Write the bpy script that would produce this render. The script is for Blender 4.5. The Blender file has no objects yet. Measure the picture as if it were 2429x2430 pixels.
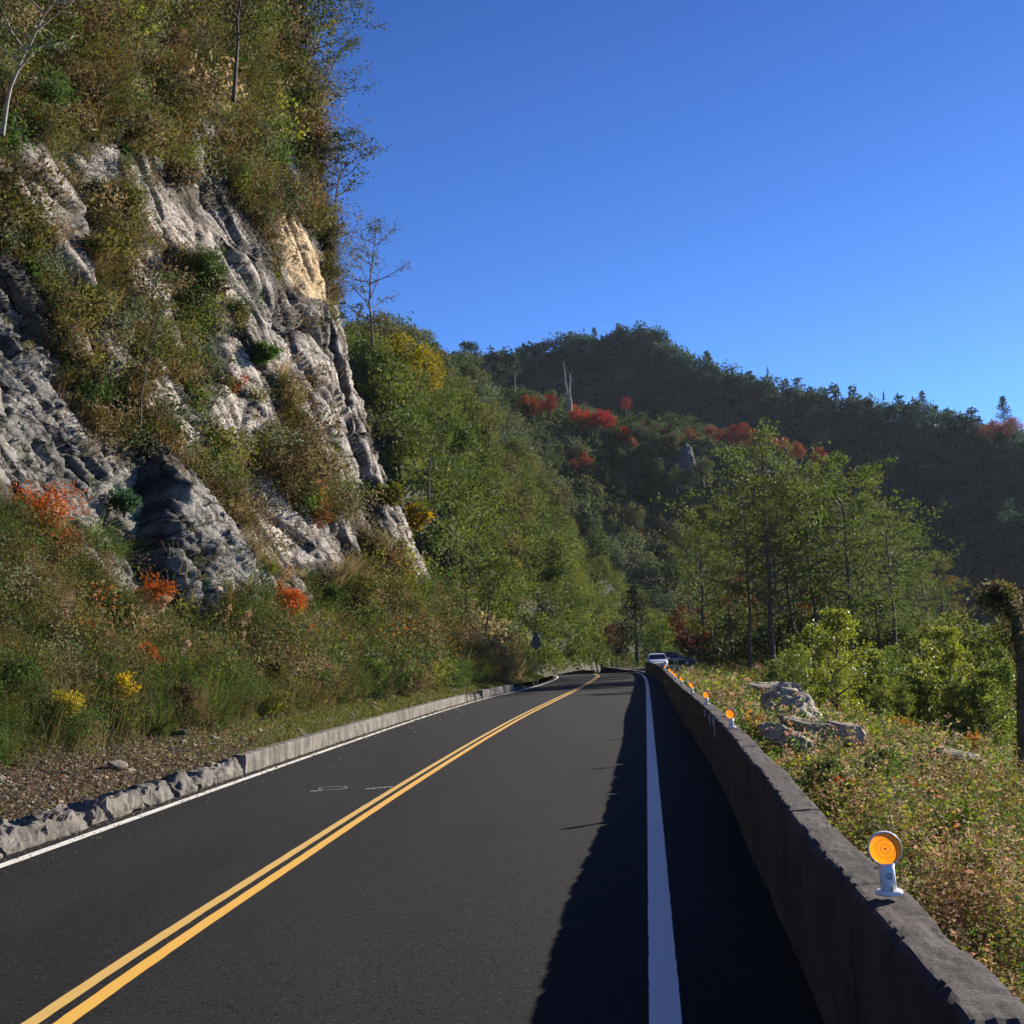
import bpy, math, random
import numpy as np
from mathutils import Matrix, Vector

# ------------------------------------------------------------------ camera, world, sun
SC = bpy.context.scene
COL = SC.collection
H0 = 1.75
PIT = math.atan((1555 - 1215) / 2780.0)
ROL = math.radians(2.0)
FD, CX, CY = 2210.0, 965.5, 966.0
cp, sp, cr, sr = math.cos(PIT), math.sin(PIT), math.cos(ROL), math.sin(ROL)
FWD = np.array([0, cp, sp]); UPV = np.array([0, -sp, cp]); XH = np.array([1.0, 0, 0])
CAM_R = cr * XH - sr * UPV
CAM_U = sr * XH + cr * UPV
cam_d = bpy.data.cameras.new('camera'); cam = bpy.data.objects.new('camera', cam_d); COL.objects.link(cam)
cam_d.sensor_fit = 'HORIZONTAL'; cam_d.sensor_width = 36; cam_d.lens = 36 * 2780 / 2429.0
cam_d.clip_start = 0.05; cam_d.clip_end = 6000
M = Matrix(((CAM_R[0], CAM_U[0], -FWD[0], 0), (CAM_R[1], CAM_U[1], -FWD[1], 0), (CAM_R[2], CAM_U[2], -FWD[2], H0), (0, 0, 0, 1)))
cam.matrix_world = M
SC.camera = cam

SUN_AZ, SUN_EL = math.radians(49), math.radians(21)      # azimuth clockwise from the viewing direction (+Y)
w = bpy.data.worlds.new('World'); SC.world = w; w.use_nodes = True
nt = w.node_tree; bgn = nt.nodes['Background']
sky = nt.nodes.new('ShaderNodeTexSky'); sky.sky_type = 'NISHITA'; sky.sun_disc = False
sky.sun_elevation = SUN_EL; sky.sun_rotation = SUN_AZ; sky.altitude = 1800; sky.air_density = 1.0; sky.dust_density = 0.3; sky.ozone_density = 3.0
tn_ = nt.nodes.new('ShaderNodeMixRGB'); tn_.blend_type = 'MULTIPLY'; tn_.inputs[0].default_value = 1.0; tn_.inputs[2].default_value = (.74, 1.28, 2.1, 1)   # deep mountain blue
nt.links.new(sky.outputs[0], tn_.inputs[1])
tc_ = nt.nodes.new('ShaderNodeTexCoord'); sx_ = nt.nodes.new('ShaderNodeSeparateXYZ'); mr_ = nt.nodes.new('ShaderNodeMapRange'); mz_ = nt.nodes.new('ShaderNodeMixRGB')
nt.links.new(tc_.outputs['Generated'], sx_.inputs[0]); nt.links.new(sx_.outputs['Z'], mr_.inputs['Value']); mr_.inputs['From Min'].default_value = .2; mr_.inputs['From Max'].default_value = .66
mz_.blend_type = 'MULTIPLY'; mz_.inputs[2].default_value = (.42, .52, .68, 1); nt.links.new(mr_.outputs[0], mz_.inputs[0]); nt.links.new(tn_.outputs[0], mz_.inputs[1]); nt.links.new(mz_.outputs[0], bgn.inputs[0]); bgn.inputs[1].default_value = 0.041
sl = bpy.data.lights.new('sun', 'SUN'); sun = bpy.data.objects.new('sun', sl); COL.objects.link(sun)
sl.energy = 5.0; sl.angle = math.radians(0.5); sl.color = (1.0, 0.885, 0.73)
sdir = Vector((math.sin(SUN_AZ) * math.cos(SUN_EL), math.cos(SUN_AZ) * math.cos(SUN_EL), math.sin(SUN_EL)))
sun.rotation_euler = (-sdir).to_track_quat('-Z', 'Y').to_euler(); sun.location = (30, 20, 40)
SC.view_settings.view_transform = 'Standard'; SC.view_settings.look = 'None'
SC.view_settings.exposure = 1.14; SC.view_settings.gamma = 1.0
SC.render.engine = 'CYCLES'

# ------------------------------------------------------------------ measuring helpers (1931-wide photo units)
def unproj(x, y, d):
    """point at view depth d seen at photo position x,y"""
    a, b = x - CX, y - CY
    x2 = a * cr - b * sr; y2 = a * sr + b * cr
    P = XH * (x2 / FD) + UPV * (-y2 / FD) + FWD
    return P * d + np.array([0, 0, H0])
def proj(P):
    Q = P - np.array([0, 0, H0])
    F = Q @ FWD; F = np.where(F < 0.1, 0.1, F)
    x2 = FD * (Q @ XH) / F; y2 = -FD * (Q @ UPV) / F
    return x2 * cr + y2 * sr + CX, -x2 * sr + y2 * cr + CY, F
def on_plane(x, y, z=0.0):
    d = unproj(x, y, 1.0) - np.array([0, 0, H0])
    t = (z - H0) / d[2]
    return d * t + np.array([0, 0, H0])
def inpoly(px, py, poly):
    r = np.zeros(px.shape, bool); n = len(poly)
    for i in range(n):
        x0, y0 = poly[i]; x1, y1 = poly[(i + 1) % n]
        if y0 == y1: continue
        c = ((y0 > py) != (y1 > py)) & (px < (x1 - x0) * (py - y0) / (y1 - y0) + x0)
        r ^= c
    return r
def sstep(a, b, x):
    t = np.clip((x - a) / (b - a), 0, 1); return t * t * (3 - 2 * t)

# ------------------------------------------------------------------ noise
def _h(ix, iy, iz, k=0):
    n = (ix.astype(np.int64) * 374761393 + iy.astype(np.int64) * 668265263 + iz.astype(np.int64) * 2147483647 + k * 1274126177) & 0xffffffff
    n = ((n ^ (n >> 13)) * 1274126177) & 0xffffffff
    n = ((n ^ (n >> 16)) * 2246822519) & 0xffffffff
    return ((n ^ (n >> 15)) & 0xffffff) / float(0xffffff)
def vnoise(P, k=0):
    I = np.floor(P); f = P - I; f = f * f * (3 - 2 * f); I = I.astype(np.int64)
    r = 0
    for dx in (0, 1):
        for dy in (0, 1):
            for dz in (0, 1):
                wgt = (f[:, 0] if dx else 1 - f[:, 0]) * (f[:, 1] if dy else 1 - f[:, 1]) * (f[:, 2] if dz else 1 - f[:, 2])
                r = r + wgt * _h(I[:, 0] + dx, I[:, 1] + dy, I[:, 2] + dz, k)
    return r * 2 - 1
def fbm(P, oct=4, k=0, gain=0.5):
    a, r = 1.0, 0
    for o in range(oct):
        r = r + a * vnoise(P * (2.03 ** o), k + o); a *= gain
    return r
def facets(P, k=0, tilt=1.2):
    """every voronoi cell is one tilted flat block; returns height and distance to the crack"""
    I = np.floor(P).astype(np.int64)
    d1 = np.full(len(P), 9.0); d2 = np.full(len(P), 9.0); val = np.zeros(len(P))
    for dx in (-1, 0, 1):
        for dy in (-1, 0, 1):
            for dz in (-1, 0, 1):
                cx, cy, cz = I[:, 0] + dx, I[:, 1] + dy, I[:, 2] + dz
                q = np.stack([cx + _h(cx, cy, cz, k), cy + _h(cx, cy, cz, k + 1), cz + _h(cx, cy, cz, k + 2)], 1)
                r = P - q; d = np.sqrt((r * r).sum(1))
                v = _h(cx, cy, cz, k + 3) - .5 + r[:, 0] * (_h(cx, cy, cz, k + 4) - .5) * tilt + r[:, 1] * (_h(cx, cy, cz, k + 5) - .5) * tilt
                m = d < d1
                d2 = np.where(m, d1, np.minimum(d2, d)); val = np.where(m, v, val); d1 = np.where(m, d, d1)
    return val, d2 - d1

# ------------------------------------------------------------------ mesh helpers
def link_mesh(name, V, F, mat, parent=None, tint=None, smooth=False, attrs=None):
    V = np.asarray(V, np.float32)
    me = bpy.data.meshes.new(name)
    if isinstance(F, np.ndarray):
        n, k = F.shape
        me.vertices.add(len(V)); me.vertices.foreach_set('co', V.ravel())
        me.loops.add(n * k); me.loops.foreach_set('vertex_index', F.astype(np.int32).ravel())
        me.polygons.add(n); me.polygons.foreach_set('loop_start', np.arange(0, n * k, k, dtype=np.int32))
        me.update(calc_edges=True)
    else:
        me.from_pydata([tuple(map(float, v)) for v in V], [], [tuple(int(i) for i in f) for f in F]); me.update()
    if tint is not None:
        a = me.attributes.new('tint', 'FLOAT_COLOR', 'POINT')
        T = np.ones((len(V), 4), np.float32); T[:, :3] = tint; a.data.foreach_set('color', T.ravel())
    for kx, arr in (attrs or {}).items():
        a = me.attributes.new(kx, 'FLOAT', 'POINT'); a.data.foreach_set('value', np.asarray(arr, np.float32))
    if smooth: me.polygons.foreach_set('use_smooth', np.ones(len(me.polygons), bool))
    if mat: me.materials.append(mat)
    o = bpy.data.objects.new(name, me); COL.objects.link(o)
    if parent: o.parent = parent
    return o
def tag(o, label=None, cat=None, group=None, kind=None):
    if label: o['label'] = label
    if cat: o['category'] = cat
    if group: o['group'] = group
    if kind: o['kind'] = kind
    return o
def empty(name, loc, rz=0.0):
    o = bpy.data.objects.new(name, None); COL.objects.link(o); o.location = loc; o.rotation_euler = (0, 0, rz); o.empty_display_size = .2
    return o
def copy_tree(o, parent=None):
    c = o.copy(); COL.objects.link(c)
    if parent: c.parent = parent
    for ch in [x for x in bpy.data.objects if x.parent == o]: copy_tree(ch, c)
    return c
def setcol(o, c):
    for x in [o] + list(o.children_recursive):
        if x.type == 'MESH' and ('crown' in x.name or 'foliage' in x.name): x.color = (*c, 1)

class MB:
    def __init__(s): s.V = []; s.F = []
    def add(s, V, F):
        b = len(s.V); s.V += [tuple(v) for v in V]; s.F += [tuple(i + b for i in f) for f in F]; return s
    def box(s, c, d, rz=0):
        x, y, z = d[0] / 2, d[1] / 2, d[2] / 2; ca, sa = math.cos(rz), math.sin(rz)
        V = []
        for k in (-z, z):
            for (i, j) in ((-x, -y), (x, -y), (x, y), (-x, y)): V.append((c[0] + i * ca - j * sa, c[1] + i * sa + j * ca, c[2] + k))
        return s.add(V, [(0, 3, 2, 1), (4, 5, 6, 7), (0, 1, 5, 4), (1, 2, 6, 5), (2, 3, 7, 6), (3, 0, 4, 7)])
    def lathe(s, prof, n=32, axis='z', o=(0, 0, 0), cap=True):
        V = []; F = []
        for (r, h) in prof:
            for i in range(n):
                a = 2 * math.pi * i / n; u, v = r * math.cos(a), r * math.sin(a)
                V.append({'z': (o[0] + u, o[1] + v, o[2] + h), 'y': (o[0] + u, o[1] + h, o[2] + v), 'x': (o[0] + h, o[1] + u, o[2] + v)}[axis])
        for j in range(len(prof) - 1):
            for i in range(n):
                k = (i + 1) % n; F.append((j * n + i, j * n + k, (j + 1) * n + k, (j + 1) * n + i))
        if cap: F.append(tuple(range(n))[::-1]); F.append(tuple((len(prof) - 1) * n + i for i in range(n)))
        return s.add(V, F)
    def tube(s, pts, rad, n=6):
        pts = [np.array(p, float) for p in pts]; V = []; F = []
        for j, p in enumerate(pts):
            t = pts[min(j + 1, len(pts) - 1)] - pts[max(j - 1, 0)]; t /= np.linalg.norm(t) + 1e-9
            a = np.cross(t, (0.3, 1, 0.1)); a /= np.linalg.norm(a) + 1e-9; b = np.cross(t, a)
            for i in range(n):
                an = 2 * math.pi * i / n; V.append(tuple(p + (a * math.cos(an) + b * math.sin(an)) * rad[j]))
        for j in range(len(pts) - 1):
            for i in range(n):
                k = (i + 1) % n; F.append((j * n + i, j * n + k, (j + 1) * n + k, (j + 1) * n + i))
        F.append(tuple((len(pts) - 1) * n + i for i in range(n)))
        return s.add(V, F)
    def build(s, name, mat, parent=None, smooth=False, **k):
        o = link_mesh(name, s.V, s.F, mat, parent, **k)
        if smooth:
            for p in o.data.polygons: p.use_smooth = len(p.vertices) == 4
        return o

# ------------------------------------------------------------------ materials
def newmat(name):
    m = bpy.data.materials.new(name); m.use_nodes = True
    n = m.node_tree; b = n.nodes['Principled BSDF']
    return m, n, b
def N(nt, typ, **kw):
    n = nt.nodes.new(typ)
    for k, v in kw.items():
        if k in n.inputs.keys(): n.inputs[k].default_value = v
        else: setattr(n, k, v)
    return n
def simple(name, col, rough=.5, metal=0.0, noise=0.0, scale=20, bump=0.0, coat=0.0):
    m, n, b = newmat(name); b.inputs['Roughness'].default_value = rough; b.inputs['Metallic'].default_value = metal
    b.inputs['Coat Weight'].default_value = coat
    co = N(n, 'ShaderNodeTexCoord'); t = N(n, 'ShaderNodeTexNoise', Scale=scale, Detail=6.0)
    n.links.new(co.outputs['Object'], t.inputs['Vector'])
    r = N(n, 'ShaderNodeValToRGB'); k = noise
    r.color_ramp.elements[0].position = .3; r.color_ramp.elements[1].position = .7
    r.color_ramp.elements[0].color = (*[c * (1 - k) for c in col], 1); r.color_ramp.elements[1].color = (*[min(1, c * (1 + k)) for c in col], 1)
    n.links.new(t.outputs[0], r.inputs[0]); n.links.new(r.outputs[0], b.inputs['Base Color'])
    if bump:
        bp = N(n, 'ShaderNodeBump', Strength=bump, Distance=.02); n.links.new(t.outputs[0], bp.inputs['Height']); n.links.new(bp.outputs[0], b.inputs['Normal'])
    return m
def leafmat(name, rough=.55, trans=.3, spec=.3):
    m, n, b = newmat(name)
    oi = N(n, 'ShaderNodeObjectInfo'); at = N(n, 'ShaderNodeAttribute', attribute_name='tint')
    mx = N(n, 'ShaderNodeMixRGB', blend_type='MULTIPLY', Fac=1.0)
    n.links.new(oi.outputs['Color'], mx.inputs[1]); n.links.new(at.outputs['Color'], mx.inputs[2])
    n.links.new(mx.outputs[0], b.inputs['Base Color']); b.inputs['Roughness'].default_value = rough
    b.inputs['Specular IOR Level'].default_value = spec
    tr = N(n, 'ShaderNodeBsdfTranslucent'); ms = N(n, 'ShaderNodeMixShader'); ms.inputs[0].default_value = trans
    g = N(n, 'ShaderNodeHueSaturation', Saturation=1.15, Value=1.35); n.links.new(mx.outputs[0], g.inputs['Color'])
    n.links.new(g.outputs[0], tr.inputs[0])
    n.links.new(b.outputs[0], ms.inputs[1]); n.links.new(tr.outputs[0], ms.inputs[2])
    n.links.new(ms.outputs[0], n.nodes['Material Output'].inputs[0])
    return m
LEAF = leafmat('leaf', .7, .32, .1); SHINY = leafmat('shiny_leaf', .5, .45, .22); DRY = leafmat('dry_leaf', .75, .3, .15)
BARK = simple('bark', (.085, .07, .055), .85, noise=.45, scale=6, bump=.6)
PALEBARK = simple('pale_bark', (.26, .24, .2), .85, noise=.45, scale=6, bump=.5)

def asphalt():
    m, n, b = newmat('asphalt'); co = N(n, 'ShaderNodeTexCoord')
    a = N(n, 'ShaderNodeTexNoise', Scale=.35, Detail=5.0); f = N(n, 'ShaderNodeTexNoise', Scale=75.0, Detail=6.0, Roughness=.8); v = N(n, 'ShaderNodeTexVoronoi', Scale=62.0)
    mp = N(n, 'ShaderNodeMapping'); mp.inputs['Scale'].default_value = (2.5, .25, 1); mp.inputs['Rotation'].default_value = (0, 0, math.radians(-6))
    n.links.new(co.outputs['Object'], mp.inputs[0]); n.links.new(mp.outputs[0], a.inputs['Vector'])
    for q in (f, v): n.links.new(co.outputs['Object'], q.inputs['Vector'])
    r = N(n, 'ShaderNodeValToRGB'); r.color_ramp.elements[0].position = .3; r.color_ramp.elements[1].position = .7
    r.color_ramp.elements[0].color = (.0105, .0117, .0138, 1); r.color_ramp.elements[1].color = (.018, .0195, .022, 1)
    n.links.new(a.outputs[0], r.inputs[0])
    r2 = N(n, 'ShaderNodeValToRGB'); r2.color_ramp.elements[0].position = .3; r2.color_ramp.elements[1].position = .72
    r2.color_ramp.elements[0].color = (.2, .2, .2, 1); r2.color_ramp.elements[1].color = (2.1, 2.1, 2.1, 1)
    n.links.new(f.outputs[0], r2.inputs[0])
    mx = N(n, 'ShaderNodeMixRGB', blend_type='MULTIPLY', Fac=1.0); n.links.new(r.outputs[0], mx.inputs[1]); n.links.new(r2.outputs[0], mx.inputs[2])
    vc = N(n, 'ShaderNodeSeparateColor'); n.links.new(v.outputs['Color'], vc.inputs[0])
    hi = N(n, 'ShaderNodeMath', operation='GREATER_THAN'); hi.inputs[1].default_value = .955; n.links.new(vc.outputs[0], hi.inputs[0])
    ms = N(n, 'ShaderNodeMixRGB'); ms.inputs[2].default_value = (.042, .041, .039, 1); n.links.new(hi.outputs[0], ms.inputs[0]); n.links.new(mx.outputs[0], ms.inputs[1])
    lo = N(n, 'ShaderNodeMath', operation='LESS_THAN'); lo.inputs[1].default_value = .1; n.links.new(vc.outputs[1], lo.inputs[0])
    mx = N(n, 'ShaderNodeMixRGB'); mx.inputs[2].default_value = (.003, .003, .003, 1); n.links.new(lo.outputs[0], mx.inputs[0]); n.links.new(ms.outputs[0], mx.inputs[1])
    # dusty scuffs
    s = N(n, 'ShaderNodeTexNoise', Scale=.8, Detail=9.0, Roughness=.7); mp2 = N(n, 'ShaderNodeMapping'); mp2.inputs['Scale'].default_value = (3.0, .6, 1); mp2.inputs['Location'].default_value = (3, 7, 0)
    n.links.new(co.outputs['Object'], mp2.inputs[0]); n.links.new(mp2.outputs[0], s.inputs['Vector'])
    r3 = N(n, 'ShaderNodeValToRGB'); r3.color_ramp.elements[0].position = .6; r3.color_ramp.elements[1].position = .85
    r3.color_ramp.elements[0].color = (0, 0, 0, 1); r3.color_ramp.elements[1].color = (.45, .45, .45, 1); n.links.new(s.outputs[0], r3.inputs[0])
    m2 = N(n, 'ShaderNodeMixRGB'); m2.inputs[2].default_value = (.05, .048, .044, 1); n.links.new(r3.outputs[0], m2.inputs[0]); n.links.new(mx.outputs[0], m2.inputs[1])
    n.links.new(m2.outputs[0], b.inputs['Base Color']); b.inputs['Roughness'].default_value = .85; b.inputs['Specular IOR Level'].default_value = .12
    bp = N(n, 'ShaderNodeBump', Strength=1.0, Distance=.012); n.links.new(f.outputs[0], bp.inputs['Height']); n.links.new(bp.outputs[0], b.inputs['Normal'])
    return m
ASPH = asphalt()
def paint(name, col, wear=.5, thr=.62):
    m, n, b = newmat(name); co = N(n, 'ShaderNodeTexCoord')
    f = N(n, 'ShaderNodeTexNoise', Scale=9.0, Detail=12.0, Roughness=.75); n.links.new(co.outputs['Object'], f.inputs['Vector'])
    r = N(n, 'ShaderNodeValToRGB'); r.color_ramp.elements[0].position = thr; r.color_ramp.elements[1].position = thr + .05
    r.color_ramp.elements[0].color = (0, 0, 0, 1); r.color_ramp.elements[1].color = (wear,) * 3 + (1,)
    n.links.new(f.outputs[0], r.inputs[0])
    g = N(n, 'ShaderNodeTexNoise', Scale=160.0, Detail=2.0); n.links.new(co.outputs['Object'], g.inputs['Vector'])
    mv = N(n, 'ShaderNodeMixRGB', blend_type='MULTIPLY', Fac=.35); mv.inputs[1].default_value = (*col, 1); n.links.new(g.outputs[0], mv.inputs[2])
    mx = N(n, 'ShaderNodeMixRGB'); mx.inputs[2].default_value = (.05, .05, .05, 1)
    n.links.new(r.outputs[0], mx.inputs[0]); n.links.new(mv.outputs[0], mx.inputs[1]); n.links.new(mx.outputs[0], b.inputs['Base Color'])
    b.inputs['Roughness'].default_value = .6
    bp = N(n, 'ShaderNodeBump', Strength=.3, Distance=.004); n.links.new(g.outputs[0], bp.inputs['Height']); n.links.new(bp.outputs[0], b.inputs['Normal'])
    return m
def concrete(name, c0, c1, stain, sc=2.0, bump=.5, streak=.7, zsc=.12):
    m, n, b = newmat(name); co = N(n, 'ShaderNodeTexCoord')
    a = N(n, 'ShaderNodeTexNoise', Scale=sc * 2, Detail=10.0, Roughness=.7); n.links.new(co.outputs['Object'], a.inputs['Vector'])
    r = N(n, 'ShaderNodeValToRGB'); r.color_ramp.elements[0].position = .35; r.color_ramp.elements[1].position = .65
    r.color_ramp.elements[0].color = (*c0, 1); r.color_ramp.elements[1].color = (*c1, 1); n.links.new(a.outputs[0], r.inputs[0])
    mp = N(n, 'ShaderNodeMapping'); mp.inputs['Scale'].default_value = (5, 5, 5 * zsc); n.links.new(co.outputs['Object'], mp.inputs[0])
    s = N(n, 'ShaderNodeTexNoise', Scale=sc, Detail=8.0, Roughness=.7); n.links.new(mp.outputs[0], s.inputs['Vector'])
    r2 = N(n, 'ShaderNodeValToRGB'); r2.color_ramp.elements[0].position = .46; r2.color_ramp.elements[1].position = .58
    r2.color_ramp.elements[0].color = (0, 0, 0, 1); r2.color_ramp.elements[1].color = (streak,) * 3 + (1,); n.links.new(s.outputs[0], r2.inputs[0])
    mx = N(n, 'ShaderNodeMixRGB'); mx.inputs[2].default_value = (*stain, 1); n.links.new(r2.outputs[0], mx.inputs[0]); n.links.new(r.outputs[0], mx.inputs[1])
    g = N(n, 'ShaderNodeTexNoise', Scale=70.0, Detail=6.0, Roughness=.75); n.links.new(co.outputs['Object'], g.inputs['Vector'])
    r3 = N(n, 'ShaderNodeValToRGB'); r3.color_ramp.elements[0].position = .3; r3.color_ramp.elements[1].position = .7
    r3.color_ramp.elements[0].color = (.55, .55, .55, 1); r3.color_ramp.elements[1].color = (1.35, 1.35, 1.35, 1); n.links.new(g.outputs[0], r3.inputs[0])
    m3 = N(n, 'ShaderNodeMixRGB', blend_type='MULTIPLY', Fac=1.0); n.links.new(mx.outputs[0], m3.inputs[1]); n.links.new(r3.outputs[0], m3.inputs[2])
    n.links.new(m3.outputs[0], b.inputs['Base Color']); b.inputs['Roughness'].default_value = .9; b.inputs['Specular IOR Level'].default_value = .2
    ad = N(n, 'ShaderNodeMath', operation='ADD'); n.links.new(a.outputs[0], ad.inputs[0]); n.links.new(g.outputs[0], ad.inputs[1])
    bp = N(n, 'ShaderNodeBump', Strength=bump, Distance=.03); n.links.new(ad.outputs[0], bp.inputs['Height']); n.links.new(bp.outputs[0], b.inputs['Normal'])
    return m
KERBM = concrete('kerb_concrete', (.13, .125, .11), (.30, .28, .25), (.05, .046, .042), 1.1, .8, .6)
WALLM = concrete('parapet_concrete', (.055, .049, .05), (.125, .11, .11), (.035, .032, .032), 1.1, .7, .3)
ROCKM2 = concrete('boulder_stone', (.17, .15, .12), (.34, .3, .25), (.06, .05, .04), 1.2, .7)

def rock_material():
    m, n, b = newmat('cliff_rock'); co = N(n, 'ShaderNodeTexCoord')
    mp = N(n, 'ShaderNodeMapping'); mp.inputs['Rotation'].default_value = (math.radians(48), 0, 0); mp.inputs['Scale'].default_value = (1, .42, 1.35)
    n.links.new(co.outputs['Object'], mp.inputs[0])
    a = N(n, 'ShaderNodeTexNoise', Scale=.6, Detail=12.0, Roughness=.65); n.links.new(mp.outputs[0], a.inputs['Vector'])
    r = N(n, 'ShaderNodeValToRGB'); e = r.color_ramp.elements
    e[0].position = .33; e[0].color = (.19, .18, .17, 1); e[1].position = .68; e[1].color = (.70, .63, .54, 1)
    k = e.new(.5); k.color = (.47, .43, .385, 1); n.links.new(a.outputs[0], r.inputs[0])
    # pale lichen blotches
    l = N(n, 'ShaderNodeTexNoise', Scale=2.2, Detail=12.0, Roughness=.8); n.links.new(co.outputs['Object'], l.inputs['Vector'])
    r2 = N(n, 'ShaderNodeValToRGB'); r2.color_ramp.elements[0].position = .56; r2.color_ramp.elements[1].position = .62
    r2.color_ramp.elements[0].color = (0, 0, 0, 1); r2.color_ramp.elements[1].color = (.55,) * 3 + (1,); n.links.new(l.outputs[0], r2.inputs[0])
    mx = N(n, 'ShaderNodeMixRGB'); mx.inputs[2].default_value = (.68, .65, .6, 1); n.links.new(r2.outputs[0], mx.inputs[0]); n.links.new(r.outputs[0], mx.inputs[1])
    # rusty moss
    o = N(n, 'ShaderNodeTexNoise', Scale=.9, Detail=10.0, Roughness=.7); mo = N(n, 'ShaderNodeMapping'); mo.inputs['Location'].default_value = (9, 3, 4)
    n.links.new(co.outputs['Object'], mo.inputs[0]); n.links.new(mo.outputs[0], o.inputs['Vector'])
    r3 = N(n, 'ShaderNodeValToRGB'); r3.color_ramp.elements[0].position = .6; r3.color_ramp.elements[1].position = .68
    r3.color_ramp.elements[0].color = (0, 0, 0, 1); r3.color_ramp.elements[1].color = (.75,) * 3 + (1,); n.links.new(o.outputs[0], r3.inputs[0])
    m3 = N(n, 'ShaderNodeMixRGB'); m3.inputs[2].default_value = (.16, .09, .045, 1); n.links.new(r3.outputs[0], m3.inputs[0]); n.links.new(mx.outputs[0], m3.inputs[1])
    at = N(n, 'ShaderNodeAttribute', attribute_name='crack'); m4 = N(n, 'ShaderNodeMixRGB'); m4.inputs[2].default_value = (.035, .03, .028, 1)
    n.links.new(at.outputs['Fac'], m4.inputs[0]); n.links.new(m3.outputs[0], m4.inputs[1])
    tn = N(n, 'ShaderNodeAttribute', attribute_name='tan'); m5 = N(n, 'ShaderNodeMixRGB'); m5.inputs[2].default_value = (.62, .47, .27, 1)
    n.links.new(tn.outputs['Fac'], m5.inputs[0]); n.links.new(m4.outputs[0], m5.inputs[1])
    dk = N(n, 'ShaderNodeAttribute', attribute_name='shale'); m6 = N(n, 'ShaderNodeMixRGB', blend_type='MULTIPLY'); m6.inputs[2].default_value = (.62, .66, .68, 1)
    n.links.new(dk.outputs['Fac'], m6.inputs[0]); n.links.new(m5.outputs[0], m6.inputs[1])
    vg = N(n, 'ShaderNodeAttribute', attribute_name='soil')
    sn = N(n, 'ShaderNodeTexNoise', Scale=14.0, Detail=8.0); n.links.new(co.outputs['Object'], sn.inputs['Vector'])
    sr_ = N(n, 'ShaderNodeValToRGB'); sr_.color_ramp.elements[0].position = .35; sr_.color_ramp.elements[1].position = .65
    sr_.color_ramp.elements[0].color = (.022, .018, .012, 1); sr_.color_ramp.elements[1].color = (.09, .07, .045, 1); n.links.new(sn.outputs[0], sr_.inputs[0])
    m7 = N(n, 'ShaderNodeMixRGB'); n.links.new(vg.outputs['Fac'], m7.inputs[0]); n.links.new(m6.outputs[0], m7.inputs[1]); n.links.new(sr_.outputs[0], m7.inputs[2])
    b.inputs['Roughness'].default_value = .92; b.inputs['Specular IOR Level'].default_value = .15
    # dirt-filled joints at two scales
    src = m7.outputs[0]
    for (sc_v, thr, amt) in ((.7, .03, .85), (2.4, .045, .75), (8.0, .07, .5)):
        vv = N(n, 'ShaderNodeTexVoronoi', Scale=sc_v, feature='DISTANCE_TO_EDGE'); wn = N(n, 'ShaderNodeTexNoise', Scale=sc_v * 2, Detail=4.0)
        n.links.new(mp.outputs[0], wn.inputs['Vector']); va = N(n, 'ShaderNodeMixRGB'); va.inputs[0].default_value = .25; n.links.new(mp.outputs[0], va.inputs[1]); n.links.new(wn.outputs['Color'], va.inputs[2]); n.links.new(va.outputs[0], vv.inputs['Vector'])
        rr_ = N(n, 'ShaderNodeValToRGB'); rr_.color_ramp.elements[0].position = 0; rr_.color_ramp.elements[0].color = (1 - amt,) * 3 + (1,); rr_.color_ramp.elements[1].position = thr; rr_.color_ramp.elements[1].color = (1, 1, 1, 1)
        n.links.new(vv.outputs['Distance'], rr_.inputs[0]); mm = N(n, 'ShaderNodeMixRGB', blend_type='MULTIPLY', Fac=1.0); n.links.new(src, mm.inputs[1]); n.links.new(rr_.outputs[0], mm.inputs[2]); src = mm.outputs[0]
    # bump: bedding + cracks + grain
    wv = N(n, 'ShaderNodeTexVoronoi', Scale=1.8, feature='DISTANCE_TO_EDGE'); n.links.new(mp.outputs[0], wv.inputs['Vector'])
    cl = N(n, 'ShaderNodeMath', operation='MINIMUM'); cl.inputs[1].default_value = .06; n.links.new(wv.outputs['Distance'], cl.inputs[0])
    ml = N(n, 'ShaderNodeMath', operation='MULTIPLY'); ml.inputs[1].default_value = 4.0; n.links.new(cl.outputs[0], ml.inputs[0])
    g = N(n, 'ShaderNodeTexNoise', Scale=5.0, Detail=14.0, Roughness=.75); n.links.new(mp.outputs[0], g.inputs['Vector'])
    ad = N(n, 'ShaderNodeMath', operation='ADD'); n.links.new(ml.outputs[0], ad.inputs[0]); n.links.new(g.outputs[0], ad.inputs[1])
    n.links.new(src, b.inputs['Base Color'])
    bp = N(n, 'ShaderNodeBump', Strength=1.0, Distance=.12); n.links.new(ad.outputs[0], bp.inputs['Height']); n.links.new(bp.outputs[0], b.inputs['Normal'])
    return m
ROCK = rock_material()
SOIL = simple('soil', (.05, .042, .026), .95, noise=.6, scale=9, bump=.9)
FOREST = simple('forest_floor', (.03, .035, .014), .95, noise=.6, scale=.5, bump=.5)

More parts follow.
